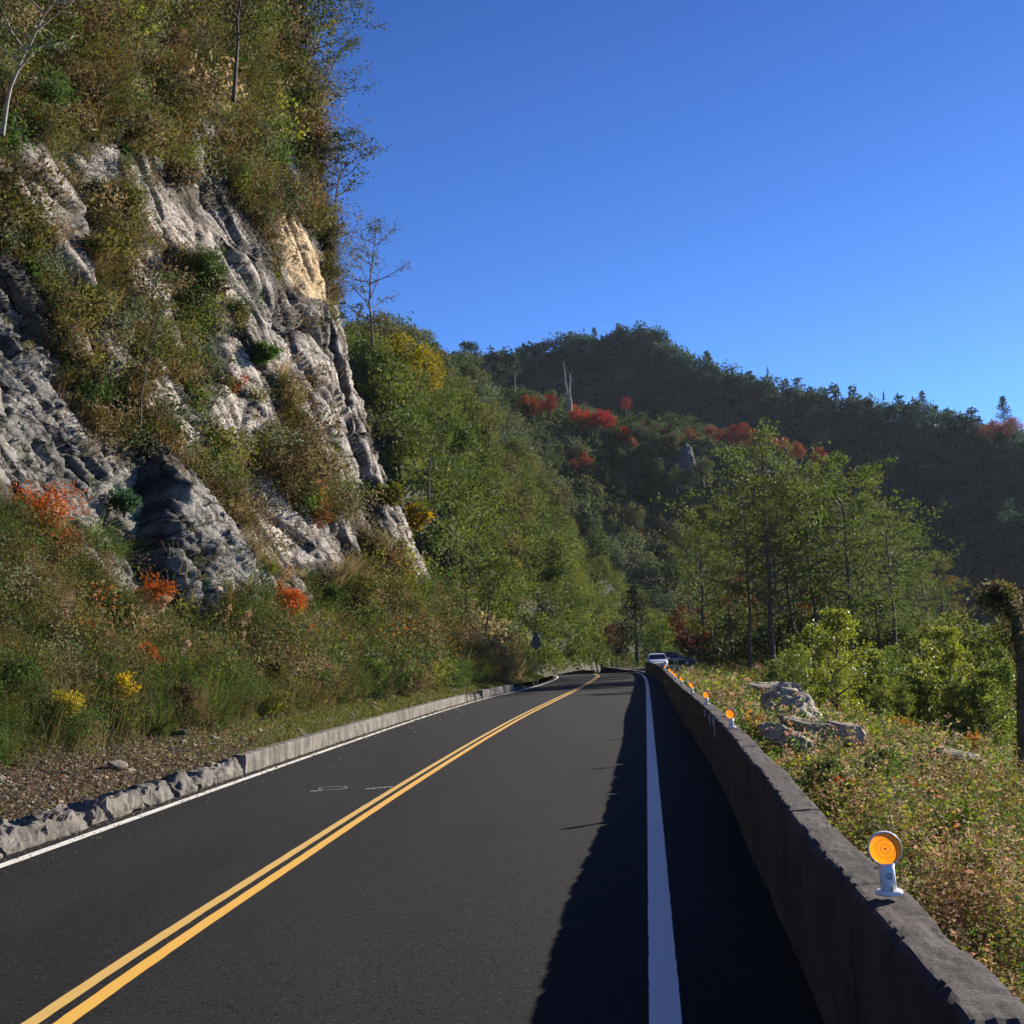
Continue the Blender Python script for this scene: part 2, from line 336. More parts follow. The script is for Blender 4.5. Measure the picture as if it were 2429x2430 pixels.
# ------------------------------------------------------------------ foliage builders
def unit(v): return v / (np.linalg.norm(v, axis=-1, keepdims=True) + 1e-9)
def leaves(P, size, rng, aspect=.5, D=None, spread=1.0, curl=.15):
    n = len(P); R = unit(rng.normal(size=(n, 3)))
    d = R if D is None else unit(D + R * spread)
    s = unit(np.cross(d, unit(rng.normal(size=(n, 3))))); nn = np.cross(d, s)
    size = np.broadcast_to(np.asarray(size, float), (n,))[:, None]
    mid = P + d * size * .5
    l = mid + s * size * aspect * .5 + nn * size * curl; r = mid - s * size * aspect * .5 + nn * size * curl
    V = np.stack([P, l, P + d * size, r], 1).reshape(-1, 3)
    F = np.arange(4 * n).reshape(n, 4)
    return V, F
def blades(P, size, rng, width=.04, lean=.5, D=None):
    """grass: two-quad arching blades"""
    n = len(P); size = np.broadcast_to(np.asarray(size, float), (n,))[:, None]
    az = rng.uniform(0, 2 * np.pi, n); h = np.stack([np.cos(az), np.sin(az), np.zeros(n)], 1)
    L = (rng.random((n, 1)) * lean + .1)
    up = np.array([0, 0, 1.0]) if D is None else D
    m = P + up * size * .6 + h * size * L * .45; t = P + up * size * (.95 - .45 * L) + h * size * L * 1.3
    s = np.stack([-np.sin(az), np.cos(az), np.zeros(n)], 1) * np.asarray(width).reshape(-1, 1) * .5 if np.ndim(width) else np.stack([-np.sin(az), np.cos(az), np.zeros(n)], 1) * width * .5
    V = np.stack([P - s, P + s, m + s * .8, m - s * .8, t + s * .1, t - s * .1], 1).reshape(-1, 3)
    b = np.arange(n)[:, None] * 6
    F = np.concatenate([b + [0, 1, 2, 3], b + [3, 2, 4, 5]], 0)
    return V, F
class Acc:
    def __init__(s): s.V = []; s.F = []; s.T = []; s.n = 0
    def add(s, V, F, T, per=4):
        """T: colour per leaf"""
        s.V.append(V); s.F.append(F + s.n); s.T.append(np.repeat(T, per, 0)); s.n += len(V)
    def build(s, name, mat, parent=None):
        return link_mesh(name, np.concatenate(s.V), np.concatenate(s.F), mat, parent, tint=np.concatenate(s.T))
def jit(rng, c, n, v=.3, h=.12):
    c = np.broadcast_to(np.asarray(c, float), (n, 3))
    return np.clip(c * (1 + rng.uniform(-v, v, (n, 1))) * (1 + rng.uniform(-h, h, (n, 3))), 0.003, .95)
def shell(rng, n, rad, flat=.8, thick=.35):
    v = unit(rng.normal(size=(n, 3))); r = 1 - thick * rng.random((n, 1)) ** 1.5
    return v * r * np.array([rad, rad, rad * flat])
def clumps(acc, C, R, cnt, lsize, cols, rng, aspect=.5, flat=.75, vj=.35, spread=1.2, out=.8, thick=.6):
    """leafy clumps: C centres, R radii, cnt leaves each, colours per clump"""
    n = len(C); idx = np.repeat(np.arange(n), cnt)
    v = unit(rng.normal(size=(len(idx), 3))); r = 1 - thick * rng.random((len(idx), 1))
    lump = 1 + .25 * np.sin(v[:, :1] * 5 + idx[:, None]) * np.cos(v[:, 2:] * 4 + idx[:, None] * 2)
    P = C[idx] + v * r * lump * R[idx][:, None] * np.array([1, 1, flat])
    ls = (np.broadcast_to(lsize, (n,))[idx]) * rng.uniform(.6, 1.35, len(idx))
    V, F = leaves(P, ls, rng, aspect, D=v * out + np.array([0, 0, .25]), spread=spread)
    acc.add(V, F, jit(rng, cols[idx], len(idx), vj))

# palettes (linear base colours)
OLIVE = (.125, .12, .035); GREEN = (.06, .105, .025); DGREEN = (.032, .058, .02); BROWN = (.11, .082, .045); DRYC = (.24, .19, .105)
RUST = (.26, .085, .025); ORANGE = (.5, .13, .03); YELLOW = (.62, .42, .03); GREYG = (.12, .14, .085); YG = (.17, .19, .035); PINKB = (.36, .22, .15); RED = (.42, .045, .03)
def pick(rng, n, pal, wts):
    pal = np.array(pal); w_ = np.array(wts, float); return pal[rng.choice(len(pal), n, p=w_ / w_.sum())]

# ------------------------------------------------------------------ road
LY = np.array([-30, -10, 0, 11, 14.5, 18.8, 27.6, 34.9, 40.9, 46.3, 50, 53.4, 58.7, 65, 72, 84, 95, 101, 104, 105])
LX = np.array([-8.0, -6.3, -5.55, -4.77, -4.53, -4.23, -3.55, -2.92, -2.35, -1.75, -1.30, -.75, .10, .95, 1.75, 2.85, 3.2, 2.4, .5, -3.0])
YY = np.array([-30, -10, 0, 6.1, 8.7, 9.65, 13.6, 18.2, 22.6, 25.8, 34, 42.5, 60.1, 81.6, 92, 100, 106, 109, 110])
YX = np.array([-4.3, -3.1, -2.65, -2.43, -2.25, -2.17, -1.87, -1.48, -1.08, -.78, 0.05, 1.05, 3.16, 5.45, 6.3, 6.2, 4.6, 2.0, -2.0])
RY = np.array([-30, -10, 0, 5.8, 13, 46.8, 69.9, 86, 98, 108, 114, 118, 120])
RX = np.array([-3.3, -1.1, .02, .64, 1.43, 5.12, 7.6, 9.1, 9.9, 9.8, 8.3, 5.0, 0.0])
def resample(X, Y, step=.5):
    P = np.stack([X, Y], 1).astype(float)
    for _ in range(3):                       # corner cutting
        Q = [P[0]]
        for a, b in zip(P[:-1], P[1:]): Q += [a * .75 + b * .25, a * .25 + b * .75]
        P = np.array(Q + [P[-1]])
    s = np.concatenate([[0], np.cumsum(np.linalg.norm(np.diff(P, axis=0), axis=1))])
    t = np.arange(0, s[-1], step)
    return np.stack([np.interp(t, s, P[:, 0]), np.interp(t, s, P[:, 1])], 1)
def roadz(P): return -1.5 * sstep(96, 128, P[..., 1] - .45 * np.minimum(P[..., 0] - 5, 0))
def normals2(P):
    T = np.gradient(P, axis=0); T /= np.linalg.norm(T, axis=1, keepdims=True); return np.stack([-T[:, 1], T[:, 0]], 1)   # points left
Lp, Yp, Rp = resample(LX, LY), resample(YX, YY), resample(RX, RY)
def ribbon(name, A, B, z, mat, nx=1, jitter=0.0, seed=0):
    n = min(len(A), len(B)); rng = np.random.default_rng(seed)
    rows = []
    for i in range(nx + 1):
        P = A[:n] * (1 - i / nx) + B[:n] * (i / nx); rows.append(np.column_stack([P, roadz(P) + z]))
    V = np.stack(rows, 1)
    if jitter:
        J = rng.normal(0, jitter, (n, nx + 1, 1)); V[:, :, 0:1] += J
    V = V.reshape(-1, 3); k = nx + 1
    i = np.arange(n - 1)[:, None] * k + np.arange(nx)[None]
    F = np.stack([i, i + 1, i + k + 1, i + k], -1).reshape(-1, 4)
    return link_mesh(name, V, F[:, ::-1], mat)
# road sheet: wide polygon between left kerb and right wall, resampled to equal counts
def eq(P, n):
    s = np.concatenate([[0], np.cumsum(np.linalg.norm(np.diff(P, axis=0), axis=1))]); t = np.linspace(0, s[-1], n)
    return np.stack([np.interp(t, s, P[:, 0]), np.interp(t, s, P[:, 1])], 1)
Lk = Lp + normals2(Lp) * .33; Rk = Rp - normals2(Rp) * 1.0
road = ribbon('road', eq(Lk, 500), eq(Rk, 500), 0.0, ASPH, 12); tag(road, 'dark two-lane asphalt road curving left below the cliff', kind='structure')
WHITE = paint('white_line_paint', (.9, .89, .82), .5, .68); YEL = paint('yellow_line_paint', (.9, .52, .09), .3, .68); YEL2 = paint('worn_yellow_paint', (.76, .50, .14), .4, .62)
def line(name, P, off, wd, mat, label, seed):
    n_ = normals2(P); c = P + n_ * off
    fine = eq(c, len(c) * 4); nf = normals2(fine)
    o = ribbon(name, fine + nf * wd / 2, fine - nf * wd / 2, .005, mat, 1, .0014, seed); tag(o, label, kind='structure'); return o
line('edge_line', Lp, 0, .13, WHITE, 'white edge line beside the low concrete kerb', 1)
line('edge_line', Rp, 0, .155, WHITE, 'wide white edge line in the shadow of the parapet', 2)
line('centre_line', Yp, .085, .09, YEL2, 'paler left stripe of the double yellow centre line', 3)
line('centre_line', Yp, -.085, .10, YEL, 'brighter right stripe of the double yellow centre line', 4)
# chalky survey marks on the left lane
mk = MB()
def ring(cx, cy, rx, ry, w_, z, rot=0.0, n=28, a0=0, a1=2 * math.pi):
    V = []; F = []
    for i in range(n + 1):
        a = a0 + (a1 - a0) * i / n
        for k in (1 + w_, 1 - w_):
            u, v = rx * k * math.cos(a), ry * k * math.sin(a)
            V.append((cx + u * math.cos(rot) - v * math.sin(rot), cy + u * math.sin(rot) + v * math.cos(rot), z))
        if i: F.append((2 * i - 2, 2 * i - 1, 2 * i + 1, 2 * i))
    mk.add(V, F)
c_ = on_plane(628, 1488); ring(c_[0], c_[1], .19, .20, .05, .006)
c_ = on_plane(596, 1493); mk.box((c_[0], c_[1], .005), (.16, .05, .003), .5)
for i in range(5):
    c_ = on_plane(694 + i * 10.5, 1489 - i * .9); mk.box((c_[0], c_[1], .005), (.07, .05, .003), .9)
tag(mk.build('survey_mark', paint('chalk', (.55, .58, .6), .7, .5)), 'faint white circle and dashes sprayed on the left lane', kind='structure')

# ------------------------------------------------------------------ right parapet wall
HW = .82
wall_line = Rp - normals2(Rp) * (.74 + .12 * sstep(3.5, 17, Rp[:, 1:2]) - .10 * sstep(20, 38, Rp[:, 1:2]))
wall_line = wall_line[(wall_line[:, 1] > -8)]
i_end = np.argmax(wall_line[:, 1] > 98); wall_line = wall_line[:i_end]
THK = .19
def build_wall(name, path, thick, h, zbase, label, step=.035, seed=1, notches=(), near=45):
    s_tot = np.linalg.norm(np.diff(path, axis=0), axis=1).sum()
    # finer near the camera
    s = [0.0]
    cum = np.concatenate([[0], np.cumsum(np.linalg.norm(np.diff(path, axis=0), axis=1))])
    while s[-1] < s_tot:
        p = np.array([np.interp(s[-1], cum, path[:, 0]), np.interp(s[-1], cum, path[:, 1])])
        s.append(s[-1] + max(step, step * np.linalg.norm(p) / 12))
    s = np.array(s[:-1]); P = np.stack([np.interp(s, cum, path[:, 0]), np.interp(s, cum, path[:, 1])], 1); nr = -normals2(P)
    prof = [(0, -.6)] + [(0, .75 * h * k / 9) for k in range(10)] + [(0, h * v) for v in (.82, .88, .93, .965)] + [(.006, h * .985), (.018, h * .997)] + [(thick * v, h) for v in (.16, .28, .42, .56, .7, .84)] + [(thick - .006, h * .995), (thick, h * .97), (thick, h * .9), (thick, h * .6), (thick, -1.0)]
    prof = np.array(prof); m = len(prof); n = len(s)
    S = np.repeat(s, m); A = np.tile(prof[:, 0], n); Z = np.tile(prof[:, 1], n)
    Q = np.stack([S, A * 3, Z * 2], 1)
    edge = np.exp(-((np.tile(np.arange(m), n) - 15.5) ** 2) / 3.0); edge2 = np.exp(-((np.tile(np.arange(m), n) - 22.5) ** 2) / 2.0)
    chip = np.clip(fbm(np.stack([S * 5, S * 0, S * 0 + 3], 1), 5, seed, .8) - .05, 0, 1)
    chip2 = np.clip(fbm(np.stack([S * 4, S * 0 + 7, S * 0 + 3], 1), 5, seed + 5, .8) - .25, 0, 1)
    rough = fbm(Q * 4, 4, seed + 9) * .006 + fbm(Q * 25, 2, seed + 3) * .0025
    Z2 = Z - edge * chip * .012 - edge2 * chip2 * .022 + rough * (A > 0.001)
    A2 = A + edge * chip * .012 * (A < thick * .4) - edge2 * chip2 * .015 * (A > thick * .6) + rough * (A <= .001)
    wob = fbm(np.stack([S * .35, S * 0, S * 0], 1), 3, seed + 30) * .009
    for (sc, wd, dp) in notches:
        k = np.exp(-((S - sc) / wd) ** 2) * (Z > .3 * h) * (.75 + .5 * vnoise(np.stack([S * 30, A * 30, Z * 10], 1)))
        Z2 -= k * dp
        wob = wob + 0
    js = np.abs((S + 1.3) % 4.6 - .06); A2 = A2 + np.exp(-(js / .012) ** 2) * .014 * (A < thick * .3) ; Z2 = Z2 - np.exp(-(js / .012) ** 2) * .012 * (Z > h * .9)
    top = sstep(h * .8, h, Z); Z2 += wob * top * 1.2
    A2 += fbm(np.stack([S * .5, S * 0 + 2, S * 0], 1), 2, seed + 33) * .012
    ii = np.repeat(np.arange(n), m)
    V = np.column_stack([P[ii] + nr[ii] * A2[:, None], Z2 + (roadz(P)[ii] if zbase is None else zbase)])
    i = np.arange(n - 1)[:, None] * m + np.arange(m - 1)[None]
    F = np.stack([i, i + 1, i + m + 1, i + m], -1).reshape(-1, 4)
    caps = [tuple(range(m)), tuple((n - 1) * m + k for k in range(m))[::-1]]
    o = link_mesh(name, V, [tuple(f) for f in F.tolist()] + caps, WALLM)
    return tag(o, label, 'wall'), cum
def s_at(Yv): return np.interp(Yv, wall_line[:, 1], np.concatenate([[0], np.cumsum(np.linalg.norm(np.diff(wall_line, axis=0), axis=1))]))
nts = [(s_at(6.9), .012, .05), (s_at(3.0), .05, .035), (s_at(16.2), .06, .12), (s_at(20.0), .07, .16), (s_at(18.1), .04, .1), (s_at(13.6), .05, .07), (s_at(11.2), .03, .05), (s_at(24.5), .05, .05)]
pw, _c = build_wall('parapet_wall', wall_line, THK, HW, 0.0, 'long weathered dark concrete parapet along the right road edge, topped by round reflectors', notches=nts)
# lime drips running down the parapet by the third reflector
dm = simple('lime_stain', (.42, .41, .39), .8, noise=.3, scale=40)
def drips(specs):
    m_ = MB(); r = random.Random(4); nl = normals2(wall_line)
    for (Yc, wd, ln) in specs:
        k_ = np.argmin(abs(wall_line[:, 1] - Yc)); x0 = float(np.interp(Yc, wall_line[:, 1], wall_line[:, 0])); t_ = np.array([nl[k_][1], -nl[k_][0]]); V = []; F = []
        off = 0
        for q in range(13):
            f = q / 12; off += r.uniform(-.006, .006); w_ = wd * (1 - f) ** .4 * r.uniform(.6, 1.2); z = HW - .012 - ln * f
            c = np.array([x0, Yc]) + t_ * off + nl[k_] * .012
            V += [(*(c - t_ * w_), z), (*(c + t_ * w_), z), (*(c + t_ * w_ - nl[k_] * .02), z), (*(c - t_ * w_ - nl[k_] * .02), z)]
            if q:
                a = 4 * q
                F += [(a - 4, a, a + 1, a - 3), (a - 3, a + 1, a + 2, a - 2), (a - 1, a - 2, a + 2, a + 3), (a - 4, a - 1, a + 3, a)]
        m_.add(V, F)
    o = m_.build('lime_stain', dm, pw); tag(o, 'white lime drips running down the parapet face')
_y = on_plane(1690 * .795, 1722 * .795, HW - .1)[1]
drips([(_y, .035, .26), (_y + .35, .05, .12), (_y + 1.2, .03, .16), (_y + 1.35, .02, .1), (_y + 2.6, .02, .12)])
wall_mid = wall_line - normals2(wall_line) * THK / 2
def wall_pt(Yv, off=0.0, z=HW):
    k = np.argmin(abs(wall_mid[:, 1] - Yv)); nl = normals2(wall_mid)[k]
    f = np.array([np.interp(Yv, wall_mid[:, 1], wall_mid[:, 0]), Yv])
    return np.array([*(f + nl * off), z]), nl

# ------------------------------------------------------------------ reflectors on the wall
PLW = simple('white_plastic', (.74, .76, .8), .35, noise=.06, scale=30)
PLO, n_, b_ = newmat('amber_lens')
b_.inputs['Roughness'].default_value = .22; b_.inputs['Coat Weight'].default_value = .5; b_.inputs['Coat Roughness'].default_value = .1
co_ = N(n_, 'ShaderNodeTexCoord'); vo = N(n_, 'ShaderNodeTexVoronoi', Scale=260.0); n_.links.new(co_.outputs['Object'], vo.inputs['Vector'])
rp = N(n_, 'ShaderNodeValToRGB'); rp.color_ramp.elements[0].color = (1.0, .36, .01, 1); rp.color_ramp.elements[1].color = (.85, .3, .008, 1); n_.links.new(vo.outputs[0], rp.inputs[0])
n_.links.new(rp.outputs[0], b_.inputs['Base Color'])
b_.inputs['Subsurface Weight'].default_value = .0
trn = N(n_, 'ShaderNodeBsdfTranslucent'); trn.inputs[0].default_value = (1.0, .32, .01, 1); ms_ = N(n_, 'ShaderNodeMixShader'); ms_.inputs[0].default_value = .42
n_.links.new(b_.outputs[0], ms_.inputs[1]); n_.links.new(trn.outputs[0], ms_.inputs[2]); n_.links.new(ms_.outputs[0], n_.nodes['Material Output'].inputs[0])
bpn = N(n_, 'ShaderNodeBump', Strength=.4, Distance=.002); n_.links.new(vo.outputs[0], bpn.inputs['Height']); n_.links.new(bpn.outputs[0], b_.inputs['Normal'])
RING = simple('ring_groove', (.35, .12, .01), .5); STEEL = simple('steel', (.55, .55, .56), .35, 1.0); INK = simple('black_ink', (.015, .015, .018), .6); BRASS = simple('brass_bolt', (.35, .3, .12), .4, .8)
def make_reflector():
    t = empty('road_reflector', (0, 0, 0))
    b = MB(); b.lathe([(.0475, 0), (.0495, .003), (.0495, .011), (.046, .015), (.03, .017)], 40); b.build('base', PLW, t, True)
    p = MB(); p.lathe([(.029, .014), (.0285, .06), (.0275, .112)], 32); p.build('post', PLW, t, True)
    h = MB(); h.lathe([(.0568, .008), (.0600, .010), (.0615, .007), (.0615, -.013), (.0600, -.0165), (.0572, -.0165), (.0568, -.010), (.0568, .008)], 48, 'y', (0, 0, .166), False); h.build('housing', PLW, t, True)
    l = MB(); l.lathe([(.0001, -.0165), (.040, -.0163), (.0565, -.015), (.0569, -.0125)], 48, 'y', (0, 0, .166), False); lens = l.build('lens', PLO, t, True)
    r = MB()
    for R_ in (.0335, .0165): r.lathe([(R_, -.0168), (R_, -.0174), (R_ + .0012, -.0174), (R_ + .0012, -.0160)], 48, 'y', (0, 0, .166), False)
    r.build('lens_ring', RING, lens)
    s = MB(); s.lathe([(.0, -.0195), (.003, -.0192), (.0042, -.0175), (.0042, -.015)], 16, 'y', (0, 0, .166)); s.build('screw', STEEL, lens, True)
    q = MB(); q.lathe([(.0035, .014), (.0035, .03), (.0022, .034)], 10, 'z', (.008, -.035, 0)); q.build('bolt', BRASS, t)
    return t
ref = make_reflector()
def wy(x, y):   # point on wall top seen at photo pos (1931 units) -> Y on the wall
    return on_plane(x, y, HW)[1]
ryl = [(2106.7, 2128), (1750, 1728), (1679.5, 1672.5), (1640, 1644), (1616.5, 1626), (1603, 1614.6), (1590.5, 1607.3), (1581, 1601), (1572, 1591)]
ordn = ['second', 'third', 'fourth', 'fifth', 'sixth', 'seventh', 'eighth', 'ninth']
refl_pos = []
for i, (sx, sy) in enumerate(ryl):
    Yv = float(wy(sx * .795, sy * .795)); p, nl = wall_pt(Yv, .0)
    o = ref if i == 0 else copy_tree(ref)
    o.location = (p[0], p[1], HW + .004 + (.004 if i == 0 else 0)); heading = math.atan2(nl[1], nl[0]) + math.pi
    o.rotation_euler = (0.0, math.radians(-1.6 if i == 0 else random.Random(i).uniform(-2, 2)), heading + math.radians(5 if i else -2) )
    if i == 0: tag(o, 'nearest round amber road reflector on its white post, numbered 103', 'reflector', 'round reflectors on the parapet')
    else: tag(o, '%s round amber reflector from the camera along the parapet top' % ordn[i - 1], 'reflector', 'round reflectors on the parapet')
    refl_pos.append((Yv, p))
# number on the nearest post
cu = bpy.data.curves.new('number', 'FONT'); cu.body = '103'; cu.size = .03; cu.align_x = 'CENTER'; cu.align_y = 'CENTER'; cu.extrude = .0004
tmp = bpy.data.objects.new('tmp', cu); COL.objects.link(tmp); dg = bpy.context.evaluated_depsgraph_get()
me = bpy.data.meshes.new_from_object(tmp.evaluated_get(dg)); bpy.data.objects.remove(tmp)
for v in me.vertices:   # wrap round the post
    a = v.co.x * .62 / .0295; rr = .0296 + v.co.z; v.co = (rr * math.sin(a), -rr * math.cos(a), .068 + v.co.y * 1.15)
me.materials.clear(); me.materials.append(INK)
post = [c for c in ref.children if c.name.startswith('post')][0]
no = bpy.data.objects.new('number', me); COL.objects.link(no); no.parent = post
# mortar pad under nearest reflector
# ------------------------------------------------------------------ left kerb
kerb_path = Lp + normals2(Lp) * .26
kerb_path = kerb_path[(kerb_path[:, 1] > 16.3) & (kerb_path[:, 1] < 57.5)]
def kerb(name, path, h, thick, seed, rough, label, step=.06, endtaper=0.0, zoff=-.15, rz=None):
    cum = np.concatenate([[0], np.cumsum(np.linalg.norm(np.diff(path, axis=0), axis=1))]); s = np.arange(0, cum[-1], step)
    P = np.stack([np.interp(s, cum, path[:, 0]), np.interp(s, cum, path[:, 1])], 1); nl = normals2(P)
    prof = np.array([(0, -.3)] + [(.0, h * k / 8) for k in range(8)] + [(.01, h * .97), (.03, h)] + [(thick * v, h) for v in (.3, .5, .7, .85)] + [(thick, h * .96), (thick, h * .6), (thick, -.3)])
    m = len(prof); n = len(s); S = np.repeat(s, m); A = np.tile(prof[:, 0], n); Z = np.tile(prof[:, 1], n)
    zz = rz if rz is not None else 1.0
    Q = np.stack([S, A, Z], 1)
    e = np.minimum(S, s[-1] - S)
    f1, cr1 = facets(np.stack([S * 3.2, A * 3.2, Z * 3.2], 1) + seed * 3.1, seed)
    n1 = fbm(Q * 5 + seed * 7, 4, seed)
    Z2 = np.where(Z > -.2, Z * (1 - rough * .35 * (1 + fbm(np.stack([S * 1.7, A * 2, S * 0 + seed], 1), 3, seed + 2))) , Z)
    if endtaper: Z2 = np.where(Z > -.2, Z2 * (.55 + .45 * sstep(0, endtaper, e + .08 * n1)), Z2)
    A2 = A - (f1 * .07 * rough + n1 * (.012 + .03 * rough)) * (Z > -.2) + (rough * .07 * sstep(.3 * h, h, Z) * (A < thick * .5))
    Z2 += (f1 * .06 * rough + n1 * (.006 + .02 * rough)) * sstep(.3 * h, h, Z)
    ii = np.repeat(np.arange(n), m)
    V = np.column_stack([P[ii] + nl[ii] * A2[:, None], Z2])
    i = np.arange(n - 1)[:, None] * m + np.arange(m - 1)[None]
    F = np.stack([i, i + m, i + m + 1, i + 1], -1).reshape(-1, 4)
    o = link_mesh(name, V, [tuple(f) for f in F.tolist()] + [tuple(range(m))[::-1], tuple((n - 1) * m + k for k in range(m))], KERBM)
    return o
def kpath(a, b):
    full = Lp + normals2(Lp) * .26; y = np.arange(a, b, .1); return np.stack([np.interp(y, full[:, 1], full[:, 0]), y], 1)
tag(kerb('concrete_kerb', kpath(19.3, 46.2), .30, .24, 3, .0, ''), 'long low concrete kerb wall with dark drip streaks below the bank', 'kerb')
tag(kerb('concrete_kerb', kpath(50.3, 58.5), .34, .26, 4, .1, ''), 'short dark kerb length at the foot of the far bushes', 'kerb')
blocks = [(9.4, 10.7, .24, 'low crumbled kerb lump nearest the camera at the left frame edge'), (10.8, 11.55, .33, 'round broken kerb block at the left frame edge'), (11.65, 13.5, .33, 'sloping broken kerb block with one smooth face'), (13.65, 15.1, .30, 'broken kerb block beside the two flat stones'),
          (15.15, 16.2, .31, 'broken kerb block with pitted top edge'), (16.25, 17.1, .32, 'small jagged kerb block beside an orange weed'), (17.2, 19.15, .29, 'broken kerb block just before the smooth kerb begins'),
          (46.35, 47.3, .27, 'pale grey far kerb block after the long kerb'), (47.4, 48.4, .28, 'tan far kerb block'), (48.5, 50.1, .27, 'rough far kerb lump in shade')]
for i, (a, b, h, lb) in enumerate(blocks):
    tag(kerb('kerb_block', kpath(a, b), h, .30 if i < 7 else .24, 11 + i * 3, .9 if i in (0, 1, 2, 3, 5, 9) else .6, '', .035, .25), lb, 'kerb block', 'broken kerb blocks')

# ------------------------------------------------------------------ cliff
PK = {   # Y: list of (offset from kerb, height)
    -20: [(0, .26), (1.5, .5), (3.8, 2.2), (5.4, 4.5), (7.2, 8), (9.5, 13), (13, 21), (24, 38)],
    16: [(0, .26), (1.5, .5), (3.8, 2.2), (5.2, 4.5), (6.8, 8), (9.0, 13), (12.5, 21), (22, 38)],
    36: [(0, .26), (1.2, .5), (3.0, 2.4), (4.4, 5.5), (5.9, 10), (8.0, 16), (10.8, 26), (17, 42)],
    48: [(0, .26), (.9, .5), (2.2, 2.4), (3.7, 6.2), (4.9, 11), (6.5, 18), (8.7, 28), (12, 45)],
    57: [(0, .26), (.9, .6), (2.3, 2.5), (4.2, 6.7), (5.6, 11.6), (7.4, 18.5), (9.0, 29), (10.4, 46)],
    62: [(0, .26), (1.0, .7), (3.4, 2.8), (7.4, 7), (11.5, 12), (16, 19), (20, 29), (26, 44)],
    82: [(0, .26), (1.5, .8), (5, 3), (11, 7), (18, 13), (26, 20), (35, 30), (45, 40)]}
NS, NT = 1150, 460
yy = []; y_ = -6.0
while len(yy) < NS: yy.append(y_); y_ += .034 + .00155 * max(y_, 0) 
ysc = np.array(yy); ysc = ysc[ysc < 82]; NS = len(ysc)
tk = np.linspace(0, 1, NT) ** 1.15
keys = sorted(PK); tabs = np.array([PK[k] for k in keys], float)         # K,8,2
kn = np.array([0, .05, .15, .27, .42, .6, .8, 1.0])
O = np.zeros((NS, NT)); Zc = np.zeros((NS, NT))
for i, yv in enumerate(ysc):
    T = np.stack([[np.interp(yv, keys, tabs[:, j, c]) for c in (0, 1)] for j in range(8)])
    O[i] = np.interp(tk, kn, T[:, 0]); Zc[i] = np.interp(tk, kn, T[:, 1])
for _ in range(8):   # soften profile knees
    O[:, 1:-1] = (O[:, :-2] + 2 * O[:, 1:-1] + O[:, 2:]) / 4; Zc[:, 1:-1] = (Zc[:, :-2] + 2 * Zc[:, 1:-1] + Zc[:, 2:]) / 4
kx = np.interp(ysc, (Lp + normals2(Lp) * .5)[:, 1], (Lp + normals2(Lp) * .5)[:, 0])
base = np.stack([kx[:, None] - O, np.repeat(ysc[:, None], NT, 1), Zc], -1).reshape(-1, 3)
gy, gx, gz = base[:, 1], base[:, 0], base[:, 2]
# big relief: buttresses and gullies
big = fbm(np.stack([gx * 0, gy * .16, gz * .12 + gy * .06], 1), 3, 40) * 1.1
# bedding frame: layers dip away from camera (down to the right in view)
al = math.radians(50)
bw = gz * math.cos(al) + gy * math.sin(al); bu = -gz * math.sin(al) + gy * math.cos(al)
wr = .18 * np.stack([vnoise(base * .8, 301), vnoise(base * .8, 302), vnoise(base * .8, 303)], 1)
f1, c1 = facets(np.stack([bw * .24, bu * .13, gx * 0], 1) + 5 + wr * .5, 50, .35)
f2, c2 = facets(np.stack([bw * .7, bu * .32, gx * 0], 1) + 2 + wr, 60, .4)
f3, c3 = facets(np.stack([bw * 2.0, bu * 1.0, gx * 0], 1) + 2 + wr * 1.5, 70, .7); f4, c4 = facets(np.stack([bw * 6.5, bu * 3.5, gx * 0], 1) + 2, 75, 1.0)
lay = bw * .9 + fbm(np.stack([bw * .2, bu * .12, gx * .1], 1), 2, 77) * .8
saw = (lay - np.floor(lay))
rockamt = sstep(1.2, 4.0, gz)
sl_ = inpoly(proj(base)[0], proj(base)[1], [(-200, 440), (60, 500), (130, 640), (150, 790), (300, 890), (430, 1000), (580, 1100), (500, 1180), (345, 1230), (200, 1000), (60, 950), (-200, 950)])
thin = bw * 2.6 + fbm(np.stack([bw * .4, bu * .2, gx * .1], 1), 2, 78) * .5; thin = thin - np.floor(thin)
disp = rockamt * (big * .42 + f1 * .8 + f2 * .36 + f3 * .13 + f4 * .045 + sl_ * (thin * .11 + f4 * .05 + f3 * .08)) + (1 - rockamt) * sstep(.25, .7, gz) * fbm(base * .9, 4, 85) * .16
nd = unit(np.array([1.0, -.15, .35])[None])[0]
cl = base + nd[None] * disp[:, None]
u_, v_, F_ = proj(base)
